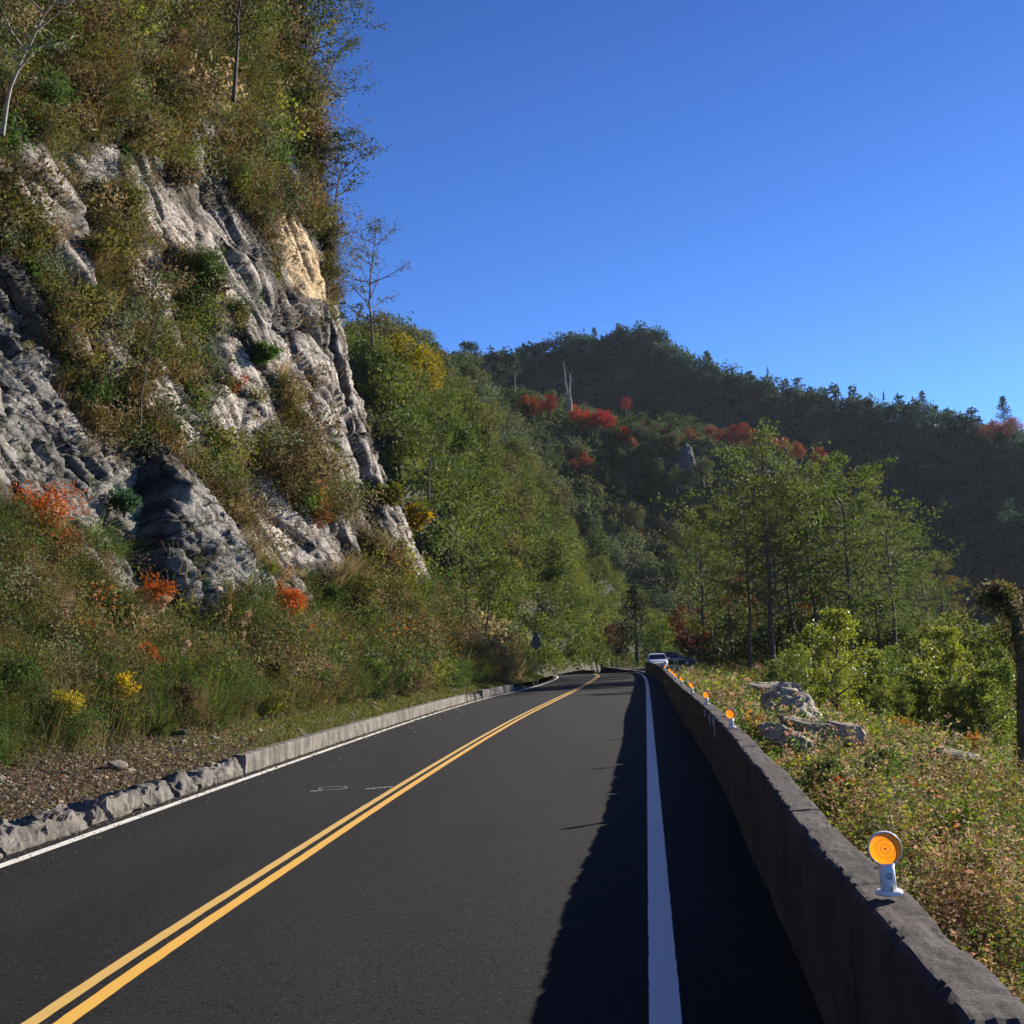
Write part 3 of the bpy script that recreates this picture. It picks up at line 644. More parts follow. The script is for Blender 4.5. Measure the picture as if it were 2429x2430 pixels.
ROCKP = [
 [(-80, 470), (0, 495), (40, 530), (85, 580), (125, 640), (130, 700), (150, 790), (205, 850), (225, 900), (250, 955), (205, 985), (150, 950), (60, 925), (-80, 905)],
 [(225, 325), (285, 330), (330, 390), (360, 460), (350, 500), (300, 470), (250, 445)],
 [(385, 375), (450, 395), (500, 480), (535, 560), (640, 605), (660, 660), (690, 730), (700, 840), (695, 930), (660, 900), (600, 850), (560, 790), (520, 700), (470, 660), (440, 600), (385, 540), (350, 520), (375, 470)],
 [(535, 395), (560, 410), (605, 480), (615, 580), (565, 560), (530, 460)],
 [(200, 850), (290, 890), (350, 935), (430, 1000), (560, 1085), (580, 1140), (500, 1160), (400, 1150), (345, 1215), (300, 1150), (235, 1060), (215, 990)],
 [(15, 190), (40, 140), (80, 150), (110, 205), (60, 225)], [(130, 290), (190, 300), (190, 360), (160, 345), (130, 310)],
 [(365, 230), (395, 240), (415, 330), (405, 360), (375, 330)], [(20, 290), (110, 330), (155, 440), (125, 450), (50, 390)],
 [(230, 480), (300, 500), (290, 560), (230, 540)], [(380, 640), (470, 690), (500, 800), (440, 840), (380, 780)],
 [(480, 890), (530, 960), (600, 1010), (640, 1040), (600, 1070), (530, 1050), (490, 980)],
 [(640, 940), (700, 960), (760, 970), (800, 1060), (815, 1110), (760, 1100), (700, 1030)], [(590, 1000), (640, 980), (660, 1050), (620, 1060)],
 [(560, 700), (600, 690), (640, 780), (600, 800)], [(770, 1160), (800, 1180), (855, 1270), (830, 1285), (790, 1230)], [(305, 760), (360, 800), (380, 880), (330, 860)],
 [(330, 1150), (380, 1160), (370, 1215), (340, 1210)]]
inr = np.zeros(len(base), bool)
for p in ROCKP: inr |= inpoly(u_ + 14 * vnoise(base * .9, 91), v_ + 14 * vnoise(base * .9, 92), p)
patch = fbm(np.stack([bw * .55, bu * .28, gx * .3], 1), 4, 95)
def grow_poly(p, k_):
    cx_ = sum(q[0] for q in p) / len(p); cy_ = sum(q[1] for q in p) / len(p); return [(cx_ + (x - cx_) * k_, cy_ + (y - cy_) * k_) for x, y in p]
inr2 = np.zeros(len(base), bool)
for p in ROCKP: inr2 |= inpoly(u_ + 14 * vnoise(base * .9, 91), v_ + 14 * vnoise(base * .9, 92), grow_poly(p, 1.32))
rockmask = inr | ((patch > .5) & (gz > 2.5) & (u_ > 100))
tanm = inpoly(u_, v_, ROCKP[3]) * 1.0
shale = (inpoly(u_, v_, ROCKP[0]) | inpoly(u_, v_, ROCKP[4])) * 1.0
low = gz < 1.1
soil = np.where(rockmask, 0.0, .8); soil = np.where((patch > .3) & (gz > 2.5), soil * .35, soil); soil = np.where(gz < 2.0, 1.0, soil)
crack = np.clip(1 - c1 * 12, 0, 1) * .7 + np.clip(1 - c2 * 9, 0, 1) * .6; crack = np.clip(crack + np.clip(1 - c3 * 7, 0, 1) * .45, 0, .9) * (1 - soil)
cl[:, :] -= nd[None] * (np.clip(1 - c1 * 14, 0, 1) * .30 + np.clip(1 - c2 * 14, 0, 1) * .16 + np.clip(1 - c3 * 12, 0, 1) * .07)[:, None] * rockamt[:, None]
i = np.arange(NS - 1)[:, None] * NT + np.arange(NT - 1)[None]
CF = np.stack([i, i + NT, i + NT + 1, i + 1], -1).reshape(-1, 4)
tag(link_mesh('cliff', cl, CF, ROCK, attrs={'soil': soil, 'tan': tanm * .85, 'shale': shale, 'crack': crack}), 'steep fractured grey rock cliff rising left of the road', kind='structure')
clG = cl.reshape(NS, NT, 3)
du = np.gradient(clG, axis=0); dv = np.gradient(clG, axis=1); cN = unit(np.cross(du, dv).reshape(-1, 3)); cN *= np.sign(cN[:, :1] + 1e-9)
area = np.linalg.norm(np.cross(du, dv).reshape(-1, 3), axis=1)
vis = (u_ > -70) & (v_ > -90) & (v_ < 1700) & (F_ > 4)

rng = np.random.default_rng(7)
def sample(weight, n):
    p = weight / weight.sum(); k = rng.choice(len(weight), n, p=p); return k
# undergrowth on the cliff -----------------------------------------------
dist = F_
wt = area * vis * np.where(rockmask | inr2, .010, 1.0) * (gz > 1.0) / (dist ** 1.25)
wt *= np.where(patch > .25, .25, 1.0)
def plants(k, S, palfn, nl, cnt, lf, spreadR, acc, rng, aspect=.42, vj=.3, lift=.5):
    """k: surface points, S: size scale per plant"""
    n_ = len(k); R_ = rng.uniform(.28, 1.0, n_) ** 1.3 * spreadR * S ** .6; P0 = cl[k] + cN[k] * (R_ * lift)[:, None]; colp = palfn(P0)
    colp = colp * rng.uniform(.6, 1.5, (n_, 1)); ix = np.repeat(np.arange(n_), nl); off = shell(rng, len(ix), 1.0, .85, .7) * (R_[ix] * .8)[:, None]
    off += cN[k][ix] * np.abs((off * cN[k][ix]).sum(1))[:, None] * .5
    clumps(acc, P0[ix] + off, R_[ix] * rng.uniform(.3, .55, len(ix)), cnt, lf * S[ix] * rng.uniform(.7, 1.3, n_)[ix], colp[ix] * rng.uniform(.88, 1.12, (len(ix), 1)), rng, aspect, .85, vj)
def palcliff(P):
    hn = fbm(P * .22, 3, 120); hn2 = fbm(P * .5, 3, 130)
    pal = np.array([OLIVE, BROWN, GREEN, DRYC, GREYG, RUST, DGREEN, YG])
    pr = np.stack([1.2 + 0 * hn, 1.3 + 1.5 * np.clip(hn, 0, 1), .35 + 1.5 * np.clip(-hn, 0, 1), .35 + .6 * np.clip(hn2, 0, 1), .4 + .8 * np.clip(-hn2, 0, 1), .03 + .12 * np.clip(hn, 0, 1), .4 + 0 * hn, .2 + .6 * np.clip(-hn - .2, 0, 1)], 1)
    pr /= pr.sum(1, keepdims=True); return pal[(pr.cumsum(1) > rng.random((len(P), 1))).argmax(1)]
acc = Acc(); k = sample(wt, 2300); plants(k, np.clip(dist[k] / 24.0, .5, 2.6), palcliff, 11, 26, .058, .95, acc, rng, .4, .3)
k = sample(wt, 5500); plants(k, np.clip(dist[k] / 24.0, .5, 2.6), palcliff, 2, 24, .055, .3, acc, rng, .4, .3)
k = sample(wt, 420); plants(k, np.clip(dist[k] / 24.0, .6, 2.6), palcliff, 14, 26, .085, 1.0, acc, rng, .5, .25)
def tussocks(k, nb, Hh, wd, acc, rng, cols, wts):
    S = np.clip(dist[k] / 22.0, .6, 2.4); ix = np.repeat(np.arange(len(k)), nb); D0 = unit(cN[k] * .8 + [0, 0, .7])
    P0 = cl[k][ix] + rng.normal(0, .07, (len(ix), 3)) * S[ix][:, None]; Dv = unit(D0[ix] + rng.normal(0, .45, (len(ix), 3)))
    V, F = blades(P0, Hh * rng.uniform(.5, 1.1, len(ix)) * (S ** .6)[ix], rng, wd * S[ix], .9, D=Dv)
    c_ = pick(rng, len(k), cols, wts) * rng.uniform(.7, 1.3, (len(k), 1)); acc.add(V, F, jit(rng, c_[ix], len(ix), .25), 6)
# hanging / arching grass tufts
k2 = sample(wt * np.where(rockmask, .5, 1), 13000); P2 = cl[k2] + cN[k2] * .05; s2 = np.clip(dist[k2] / 26, .5, 2.6)
idx = np.repeat(np.arange(len(k2)), 6); P3 = P2[idx] + rng.normal(0, .1, (len(idx), 3)) * s2[idx][:, None]
V, F = blades(P3, rng.uniform(.18, .5, len(idx)) * s2[idx] ** .6, rng, .018 * s2[idx], 1.1, D=unit(cN[k2][idx] * .7 + np.array([0, 0, .7])))
hg = fbm(P3 * .25, 2, 140)[:, None]; gcol = np.array(OLIVE) * .9 * (1 - sstep(-.3, .4, hg)) + np.array((.2, .14, .065)) * sstep(-.3, .4, hg)
acc2 = Acc(); acc2.add(V, F, jit(rng, gcol, len(idx), .45), 6)
tussocks(sample(wt, 1300), 60, .62, .02, acc2, rng, [(.22, .16, .07), (.15, .14, .05), (.10, .13, .04), (.3, .22, .12)], [2, 3, 2, 1])
tag(acc.build('undergrowth', LEAF), 'mixed olive, brown and green scrub clinging to the cliff', kind='stuff')
tag(acc2.build('cliff_grass', DRY), 'tufts of drying grass hanging from the rock ledges', kind='stuff')

# ------------------------------------------------------------------ right ground
def rz_(X, Y):
    wx = np.interp(Y, wall_line[:, 1], wall_line[:, 0]) + THK
    u = X - wx
    z = .42 - .24 * np.clip(u, 0, 30) * (1 - sstep(48, 66, Y) * .85) - .25 * sstep(50, 70, Y)
    z = np.maximum(z, -3.0 + .0 * X)
    z = np.where(Y > 60, z * (1 - sstep(58, 74, Y)) + (-.05 - .03 * np.clip(u - 12, 0, 50)) * sstep(58, 74, Y), z)
    z -= 10 * sstep(36, 130, u) + 10 * sstep(150, 230, Y)
    return z, u
gxs = np.concatenate([np.linspace(0, 8, 130)[:-1], 8 + 130 * np.linspace(0, 1, 90) ** 1.6]); gys = np.concatenate([np.linspace(-6, 30, 260)[:-1], 30 + 220 * np.linspace(0, 1, 170) ** 1.3])
GU, GY = np.meshgrid(gxs, gys); wxx = np.interp(GY, wall_line[:, 1], wall_line[:, 0]) + THK * .5
GX = wxx + GU; GZ, _ = rz_(GX, GY)
Pn = np.stack([GX.ravel(), GY.ravel(), GX.ravel() * 0], 1)
GZ = GZ + (fbm(Pn * .5, 4, 200) * .12 * sstep(0, 1.5, GU).ravel()).reshape(GZ.shape)
nyy, nxx = GX.shape; i = np.arange(nyy - 1)[:, None] * nxx + np.arange(nxx - 1)[None]
tag(link_mesh('slope', np.stack([GX, GY, GZ], -1).reshape(-1, 3), np.stack([i, i + 1, i + nxx + 1, i + nxx], -1).reshape(-1, 4), SOIL), 'overgrown slope falling away right of the parapet', kind='structure')
b_ = 1400; tag(link_mesh('ground', [(-b_, -b_, -14), (b_, -b_, -14), (b_, b_, -14), (-b_, b_, -14)], np.array([[0, 1, 2, 3]]), FOREST), 'valley floor far below the road', kind='structure')
# earth under the road bank and behind the bend
def gz_at(X, Y):
    z, u = rz_(np.asarray(X, float), np.asarray(Y, float)); return z

# herbs -------------------------------------------------------------------
rng = np.random.default_rng(11)
n = 84000
Yh = 1.2 + 66 * rng.random(n) ** 2.0; uh = .12 + (2.4 + .55 * Yh) * rng.random(n)
Xh = np.interp(Yh, wall_line[:, 1], wall_line[:, 0]) + THK + uh
Zh, _ = rz_(Xh, Yh); Ph = np.stack([Xh, Yh, Zh], 1); pu, pv, pd = proj(Ph)
ok = ((pu < 2050) | (rng.random(n) < .5)) & (pd > 1.2); Ph = Ph[ok]; pd = pd[ok]; uh = uh[ok]
sc_ = np.clip(pd / 9, .45, 3.5)
sel = rng.random(len(Ph)) < np.where(pd < 6, .5, .3); Ph = Ph[sel]; pd = pd[sel]; uh = uh[sel]; sc_ = sc_[sel]
print('herb plants', len(Ph))
big_ = fbm(Ph * np.array([.7, .5, 0]), 3, 210)
hh = (.16 + .34 * (big_ + .35).clip(0, 1.2) + .4 * rng.random(len(Ph)) ** 3) * np.where(uh < .45, .55, 1.0)
cn = fbm(Ph * np.array([.5, .32, 0]), 3, 220); cn2 = fbm(Ph * np.array([1.1, .8, 0]), 3, 230)
pal = np.array([GREEN, OLIVE, YG, (.3, .19, .12), (.46, .16, .05), BROWN, DRYC, DGREEN])
pr = np.stack([1.4 + 1.4 * np.clip(-cn, 0, 1), 1.1 + 0 * cn, 1.1 + .8 * np.clip(-cn2, 0, 1), .15 + 1.0 * np.clip(cn, 0, 1), .02 + .7 * np.clip(cn2 - .3, 0, 1), .5 + .6 * np.clip(cn, 0, 1), .4 + .5 * np.clip(cn, 0, 1), .3 + 0 * cn], 1)
pr /= pr.sum(1, keepdims=True); ch = (pr.cumsum(1) > rng.random((len(Ph), 1))).argmax(1); hc = pal[ch] * 1.55
ns_ = 6; nlv = 9; ix = np.repeat(np.arange(len(Ph)), ns_)
top = Ph[ix] + np.column_stack([rng.normal(0, .1, len(ix)) * sc_[ix] ** .6, rng.normal(0, .1, len(ix)) * sc_[ix] ** .6, hh[ix] * rng.uniform(.6, 1.15, len(ix))])
bot = Ph[ix] + np.column_stack([rng.normal(0, .03, (len(ix), 2)) * sc_[ix][:, None], np.full(len(ix), -.02)])
jx = np.repeat(np.arange(len(ix)), nlv); tt = rng.random(len(jx))[:, None] ** .7
LPs = bot[jx] * (1 - tt) + top[jx] * tt + rng.normal(0, .012, (len(jx), 3)) * sc_[ix][jx][:, None]
hd = rng.normal(size=(len(jx), 3)) * [1, 1, .35] + [0, 0, .25]
ls_ = .05 * sc_[ix][jx] ** .85 * rng.uniform(.5, 1.4, len(jx)) * (1.15 - .5 * tt[:, 0])
V, F = leaves(LPs, ls_, rng, .5, D=unit(hd), spread=.3, curl=.12)
colp = hc * rng.uniform(.75, 1.25, (len(Ph), 1)); acc = Acc(); acc.add(V, F, jit(rng, colp[ix][jx], len(jx), .22))
acs = Acc(); stm = (top - bot); V, F = blades(bot, np.linalg.norm(stm, axis=1) * 1.05, rng, .004 * sc_[ix], .12, D=unit(stm)); acs.add(V, F, jit(rng, (.15, .09, .05), len(ix), .3), 6)
sel = rng.random(len(ix)) < (.03 + .12 * (cn[ix] > .05)) * (uh[ix] > .3)
fl = pick(rng, sel.sum(), [(.5, .35, .25), (.55, .45, .32), (.42, .25, .18)], [1, 1, 1]) * rng.uniform(.7, 1.2, (sel.sum(), 1))
clumps(acc, top[sel], .022 * sc_[ix][sel] ** .8 + .006, 14, .013 * sc_[ix][sel] ** .85, fl, rng, .9, .9, .2)
tag(acc.build('herbs', DRY), 'knee-high autumn weeds, green, pinkish and orange, covering the slope', kind='stuff')
tag(acs.build('herb_stems', DRY), 'thin brown stalks among the slope weeds', kind='stuff')

# ------------------------------------------------------------------ verge at the foot of the cliff
rng = np.random.default_rng(12)
wt = area * vis * ((gz < 1.3)) / (dist ** 1.3)
k = sample(wt, 16000); P = cl[k]; s_ = np.clip(dist[k] / 14, .7, 3.5)
idx = np.repeat(np.arange(len(k)), 3); PP = P[idx] + np.column_stack([rng.normal(0, .06, (len(idx), 2)), np.full(len(idx), .02)])
V, F = leaves(PP, .036 * s_[idx] ** .8 * rng.uniform(.5, 1.4, len(idx)), rng, .65, D=unit(rng.normal(size=(len(idx), 3)) * np.array([1, 1, .35])), spread=.2, curl=.2)
lc = pick(rng, len(idx), [(.22, .17, .11), (.14, .1, .06), (.08, .06, .04), (.36, .29, .2), (.11, .12, .05), (.2, .07, .04), (.2, .19, .17)], [3, 3, 3, 1.2, 2, .35, 1])
al_ = Acc(); al_.add(V, F, jit(rng, lc, len(idx), .3)); tag(al_.build('leaf_litter', DRY), 'fallen brown leaves lying along the kerb', kind='stuff')
nr_ = 1100; wr_ = area * vis * ((gz < 1.2) + 1.2 * inpoly(u_, v_, [(690, 1190), (800, 1190), (880, 1290), (820, 1330), (720, 1290)]) + .5 * inpoly(u_, v_, [(300, 1140), (400, 1150), (370, 1230), (320, 1220)])) / dist ** 1.5
k = sample(wr_, nr_); sz_ = rng.uniform(.012, .05, nr_) * rng.choice([1, 1, 1, 1, 2], nr_) * np.clip(dist[k] / 18, .8, 2.2)
oc = np.array([(1, 0, 0), (-1, 0, 0), (0, 1, 0), (0, -1, 0), (0, 0, 1), (0, 0, -1), (.7, .7, .4), (-.7, .6, .4)]) ; of = np.array([(0, 2, 4), (2, 1, 4), (1, 3, 4), (3, 0, 4), (2, 0, 5), (1, 2, 5), (3, 1, 5), (0, 3, 5)])
dd_ = unit(rng.normal(size=(nr_, 3))); ang = rng.uniform(0, 6.28, nr_); ca_, sa_ = np.cos(ang), np.sin(ang); sh = np.stack([rng.uniform(.7, 1.5, nr_), rng.uniform(.6, 1.1, nr_), rng.uniform(.4, .8, nr_)], 1)
vv_ = oc[None, :6] * sh[:, None] * sz_[:, None, None] * rng.uniform(.6, 1.3, (nr_, 6, 1)); vx = vv_[..., 0] * ca_[:, None] - vv_[..., 1] * sa_[:, None]; vy = vv_[..., 0] * sa_[:, None] + vv_[..., 1] * ca_[:, None]
VV = np.stack([vx, vy, vv_[..., 2]], -1) + (cl[k] + [0, 0, .01])[:, None]; FF = (of[None] + np.arange(nr_)[:, None, None] * 6).reshape(-1, 3)
tag(link_mesh('rubble', VV.reshape(-1, 3), FF, DRY, tint=np.repeat(jit(rng, pick(rng, nr_, [(.3, .27, .22), (.2, .18, .16), (.4, .33, .24)], [2, 2, 1]), nr_, .25), 6, 0)), 'loose stones and rock chips fallen at the foot of the cliff', kind='stuff')
wt = area * vis * (gz < .8) * sstep(17, 30, gy) / (dist ** 1.2)
k = sample(wt, 12000); idx = np.repeat(np.arange(len(k)), 4); s_ = np.clip(dist[k] / 14, .7, 3.5)
PP = cl[k][idx] + rng.normal(0, .05, (len(idx), 3)) * [1, 1, .1]
V, F = blades(PP, rng.uniform(.03, .10, len(idx)) * s_[idx] ** .4, rng, .008 * s_[idx], .8)
ag = Acc(); ag.add(V, F, jit(rng, pick(rng, len(idx), [(.10, .15, .03), (.16, .17, .05), (.22, .17, .08)], [2, 2, 1]), len(idx), .3), 6)
tag(ag.build('grass', LEAF), 'short green verge grass behind the kerb', kind='stuff')
ng = 2600; t_ = rng.random(ng) ** 1.5 * 45 + 7; kpx = np.interp(t_, (Lp + normals2(Lp) * .22)[:, 1], (Lp + normals2(Lp) * .22)[:, 0]); dxx = np.abs(rng.normal(0, .12, ng)) * rng.choice([1, 1, 1, 4], ng)
gp = np.stack([kpx + dxx, t_, np.full(ng, .009)], 1); V, F = leaves(gp, rng.uniform(.012, .04, ng) * np.clip(t_ / 14, .8, 2), rng, .7, D=unit(rng.normal(size=(ng, 3)) * [1, 1, .08]), spread=.02, curl=.1)
V[:, 2] = np.maximum(V[:, 2], .0075); ad_ = Acc(); ad_.add(V, F, jit(rng, pick(rng, ng, [(.2, .15, .1), (.12, .09, .06), (.3, .27, .22)], [2, 2, 1]), ng, .3)); tag(ad_.build('grit', DRY), 'grit and stray dead leaves along the foot of the kerb', kind='stuff')
# low shrubs on the bank between verge and rock
wt = area * vis * ((gz > .55) & (gz < 4.5)) / (dist ** 1.2) * np.where(rockmask, .1, 1)
def palbank(P):
    hn = fbm(P * .4, 3, 150)
    pal = np.array([OLIVE, GREEN, BROWN, DRYC, YG, DGREEN, RUST, PINKB]); pr = np.stack([1 + 0 * hn, .8 + 1.5 * np.clip(-hn, 0, 1), .5 + .9 * np.clip(hn, 0, 1), .25 + .5 * np.clip(hn, 0, 1), .4 + 0 * hn, .5 + 0 * hn, .04 + .1 * np.clip(hn, 0, 1), .06 + .2 * np.clip(hn, 0, 1)], 1)
    pr /= pr.sum(1, keepdims=True); return pal[(pr.cumsum(1) > rng.random((len(P), 1))).argmax(1)]
acc = Acc(); k = sample(wt, 480); plants(k, np.clip(dist[k] / 20, .6, 2.2), palbank, 16, 44, .034, .62, acc, rng, .42, .3, .7)
k = sample(wt, 2600); plants(k, np.clip(dist[k] / 20, .6, 2.2), palbank, 3, 40, .03, .26, acc, rng, .35, .3, .6)
kk = sample(wt, 5000); ix = np.repeat(np.arange(len(kk)), 4); V, F = blades(cl[kk][ix] + rng.normal(0, .08, (len(ix), 3)), rng.uniform(.3, .8, len(ix)), rng, .009 * np.clip(dist[kk] / 16, .7, 3)[ix], .9, D=unit(cN[kk][ix] * .5 + [0, 0, .8]))
ab = Acc(); ab.add(V, F, jit(rng, pick(rng, len(ix), [(.16, .16, .06), (.26, .2, .1), (.1, .13, .04)], [1, 1, 1]), len(ix), .3), 6); tussocks(sample(wt, 480), 110, .95, .015, ab, rng, [(.2, .17, .07), (.11, .15, .045), (.09, .12, .035), (.3, .23, .13)], [2, 3, 2, 1]); tag(ab.build('bank_grass', DRY), 'thin grass stalks standing among the bank scrub', kind='stuff')
tag(acc.build('bank_scrub', LEAF), 'thick low scrub on the bank between road verge and rock', kind='stuff')

# ------------------------------------------------------------------ plants that can be told apart on the bank
def near_cliff(x, y, lift=0.0):
    """point of the cliff surface seen at photo position"""
    d2 = (u_ - x) ** 2 + (v_ - y) ** 2; k_ = np.argmin(d2); return cl[k_] + cN[k_] * lift, cN[k_], F_[k_]
def leaf_bush(name, R, nlobe, cnt, lsize, col, seed, flat=.8, mat=None, aspect=.5, second=None, frac=0, stems=True, vj=.35):
    r = np.random.default_rng(seed); t = empty(name, (0, 0, 0)); a = Acc()
    C = shell(r, nlobe, R * .7, flat, .7) + np.array([0, 0, R * flat * .75])
    cc = np.tile(np.array([1.0, 1, 1]), (nlobe, 1)) if second is None else np.where(r.random((nlobe, 1)) < frac, np.array(second) / np.array(col), 1.0)
    clumps(a, C, r.uniform(.25, .45, nlobe) * R, cnt, lsize, cc, r, aspect, .8, vj)
    o = a.build('foliage', mat or LEAF, t); o.color = (*col, 1)
    if stems:
        m_ = MB()
        for q in range(7):
            e = C[r.integers(nlobe)]; m_.tube([(0, 0, -.15), e * .5 + r.normal(0, .05, 3) * R, e], [.02 * R + .008, .012 * R + .005, .004])
        m_.build('stem', BARK, t)
    return t
def grass_clump(name, Hh, nb, col, seed, plumes=0, wd=.018, lean=1.0):
    r = np.random.default_rng(seed); t = empty(name, (0, 0, 0)); a = Acc()
    P = r.normal(0, .16 * Hh, (nb, 3)) * np.array([1, 1, 0]); V, F = blades(P, r.uniform(.55, 1.0, nb) * Hh, r, wd, lean)
    a.add(V, F, jit(r, (1, 1, 1), nb, .4), 6); o = a.build('foliage', LEAF, t); o.color = (*col, 1)
    for q in range(plumes):
        az = r.uniform(0, 6.28); h_ = Hh * r.uniform(.95, 1.2); tip = np.array([math.cos(az) * .4 * Hh, math.sin(az) * .4 * Hh, h_])
        c = np.linspace(0, 1, 60)[:, None]; L_ = tip * (1 - .22 * c) * np.array([1, 1, 1]) ; L_ = L_ + r.normal(0, .03, (60, 3)) * (1 - c * .4) + np.array([0, 0, .12]) * np.sin(c * 3)
        V, F = leaves(L_, .10, r, .25, D=np.tile(np.array([math.cos(az), math.sin(az), -.6]), (60, 1)), spread=.5)
        b = Acc(); b.add(V, F, jit(r, (.42, .3, .19), 60, .2)); b.build('plume', DRY, t)
    return t
specials = [
 ('orange_bush', (60, 975), .85, ORANGE, RUST, .45, 'large orange-leaved bush on the bank at the left frame edge', 'bush'),
 ('orange_bush', (45, 1070), .5, ORANGE, RUST, .25, 'low orange bush below the large one at the left frame edge', 'bush'),
 ('orange_bush', (115, 1010), .8, (.17, .08, .045), BROWN, .5, 'dark russet bush beside the grey slab', 'bush'),
 ('orange_bush', (300, 1140), .55, ORANGE, RUST, .3, 'narrow orange bush leaning on the pale scree tongue', 'bush'),
 ('orange_bush', (520, 1200), .75, (.55, .13, .045), RUST, .25, 'bright orange-red bush in the middle of the bank', 'bush'),
 ('orange_bush', (555, 1225), .5, ORANGE, RUST, .3, 'small orange bush just right of the bright orange-red one', 'bush'),
 ('orange_bush', (265, 1280), .34, ORANGE, RUST, .3, 'small orange weed in the dark gap above the yellow flowers', 'bush'),
 ('orange_bush', (730, 1210), .55, RUST, BROWN, .4, 'rust-brown bush halfway up the far bank', 'bush'),
 ('orange_bush', (885, 1190), 1.0, (.5, .22, .04), OLIVE, .35, 'golden-orange bush near the far end of the rock', 'bush'),
 ('yellow_bush', (198, 1345), .38, YELLOW, YG, .3, 'yellow-flowering bush above the leaf litter', 'bush'),
 ('yellow_bush', (75, 1395), .42, (.4, .33, .05), GREEN, .5, 'green bush speckled with yellow flowers by the left frame edge', 'bush'),
 ('green_bush', (10, 1350), .5, GREEN, OLIVE, .4, 'dark green bush cut by the left frame edge', 'bush'),
 ('green_bush', (240, 935), .45, (.05, .105, .05), GREYG, .3, 'blue-green bush at the tip of the grey slab', 'bush'),
 ('green_bush', (560, 900), 1.1, (.09, .12, .07), DGREEN, .4, 'grey-green bush hanging below the big rock face', 'bush'),
 ('green_bush', (620, 1150), .7, GREEN, OLIVE, .4, 'rounded green bush at the foot of the lower rock', 'bush'),
 ('green_bush', (570, 1320), .55, (.07, .12, .03), YG, .4, 'leafy green bush behind the long kerb', 'bush'),
 ('green_bush', (690, 1310), .6, (.10, .15, .035), YG, .4, 'light green bush right of the leafy one behind the kerb', 'bush'),
 ('green_bush', (480, 1310), .5, OLIVE, BROWN, .4, 'olive bush left of the leafy green one', 'bush'),
 ('green_bush', (155, 1385), .2, (.06, .12, .05), GREEN, .3, 'small feathery green bush beside the yellow flowers', 'bush'),
 ('brown_bush', (320, 1350), .34, (.075, .045, .03), BROWN, .3, 'dead brown twiggy bush above the litter', 'bush'),
 ('brown_bush', (500, 1350), .3, (.09, .075, .035), OLIVE, .3, 'dull brown bush close behind the kerb', 'bush'),
 ('green_bush', (700, 955), .7, YG, OLIVE, .4, 'bright yellow-green bush perched on the far rock ledge', 'bush'),
 ('yellow_bush', (810, 975), .8, (.5, .3, .03), OLIVE, .45, 'golden bush at the right rim of the cliff', 'bush'),
 ('green_bush', (330, 520), .8, (.085, .14, .04), GREYG, .35, 'fresh green shrub above the long rock band', 'bush'),
 ('green_bush', (400, 590), .8, (.075, .14, .03), GREEN, .35, 'fresh green shrub against the big rock face', 'bush'),
 ('green_bush', (40, 250), .9, (.07, .12, .03), GREYG, .4, 'bright shrub under the pale bare trunk at upper left', 'bush'),
 ('green_bush', (455, 700), .6, (.075, .14, .03), GREEN, .35, 'small fresh green shrub on the left rim of the big rock face', 'bush'),
]
for i, (nm, (x, y), R, c1_, c2_, fr, lb, ct) in enumerate(specials):
    p, nn_, d_ = near_cliff(x, y)
    ls = np.clip(.05 * d_ / 18, .035, .16)
    t = leaf_bush(nm, R, 26, 90, ls, c1_, 500 + i, second=c2_, frac=fr, aspect=.45, flat=.85)
    t.location = p + nn_ * R * .85 - np.array([0, 0, .35 * R]); tag(t, lb, ct)
gr = [((265, 1180), 1.25, (.09, .13, .035), 3, 'tall arching grass clump with tan plumes left of the scree'), ((225, 1130), 1.1, (.08, .11, .03), 1, 'arching grass clump higher left above the plumed one'),
      ((420, 1210), 1.2, (.13, .17, .06), 3, 'pale plumed grass clump left of the bright orange-red bush'), ((400, 1290), 1.1, (.1, .17, .04), 0, 'fresh green grass clump hanging towards the kerb'),
      ((460, 1260), 1.1, (.17, .18, .07), 1, 'yellowish grass clump behind the dull brown bush'), ((130, 1200), 1.0, (.09, .09, .04), 3, 'grass clump with drooping tan plumes in dark scrub'),
      ((20, 1290), .8, (.15, .14, .07), 0, 'dry grass clump at the left frame edge'), ((300, 1250), 1.0, (.08, .12, .03), 1, 'dark green grass clump below the tall plumed one')]
for i, ((x, y), Hh, c, pl, lb) in enumerate(gr):
    p, nn_, d_ = near_cliff(x, y + 35); t = grass_clump('grass_clump', Hh, 900, c, 600 + i, pl, .014); t.location = p - np.array([0, 0, .1]); t.rotation_euler = (0, math.radians(18), 0)
    tag(t, lb, 'grass clump', 'grass clumps on the bank')

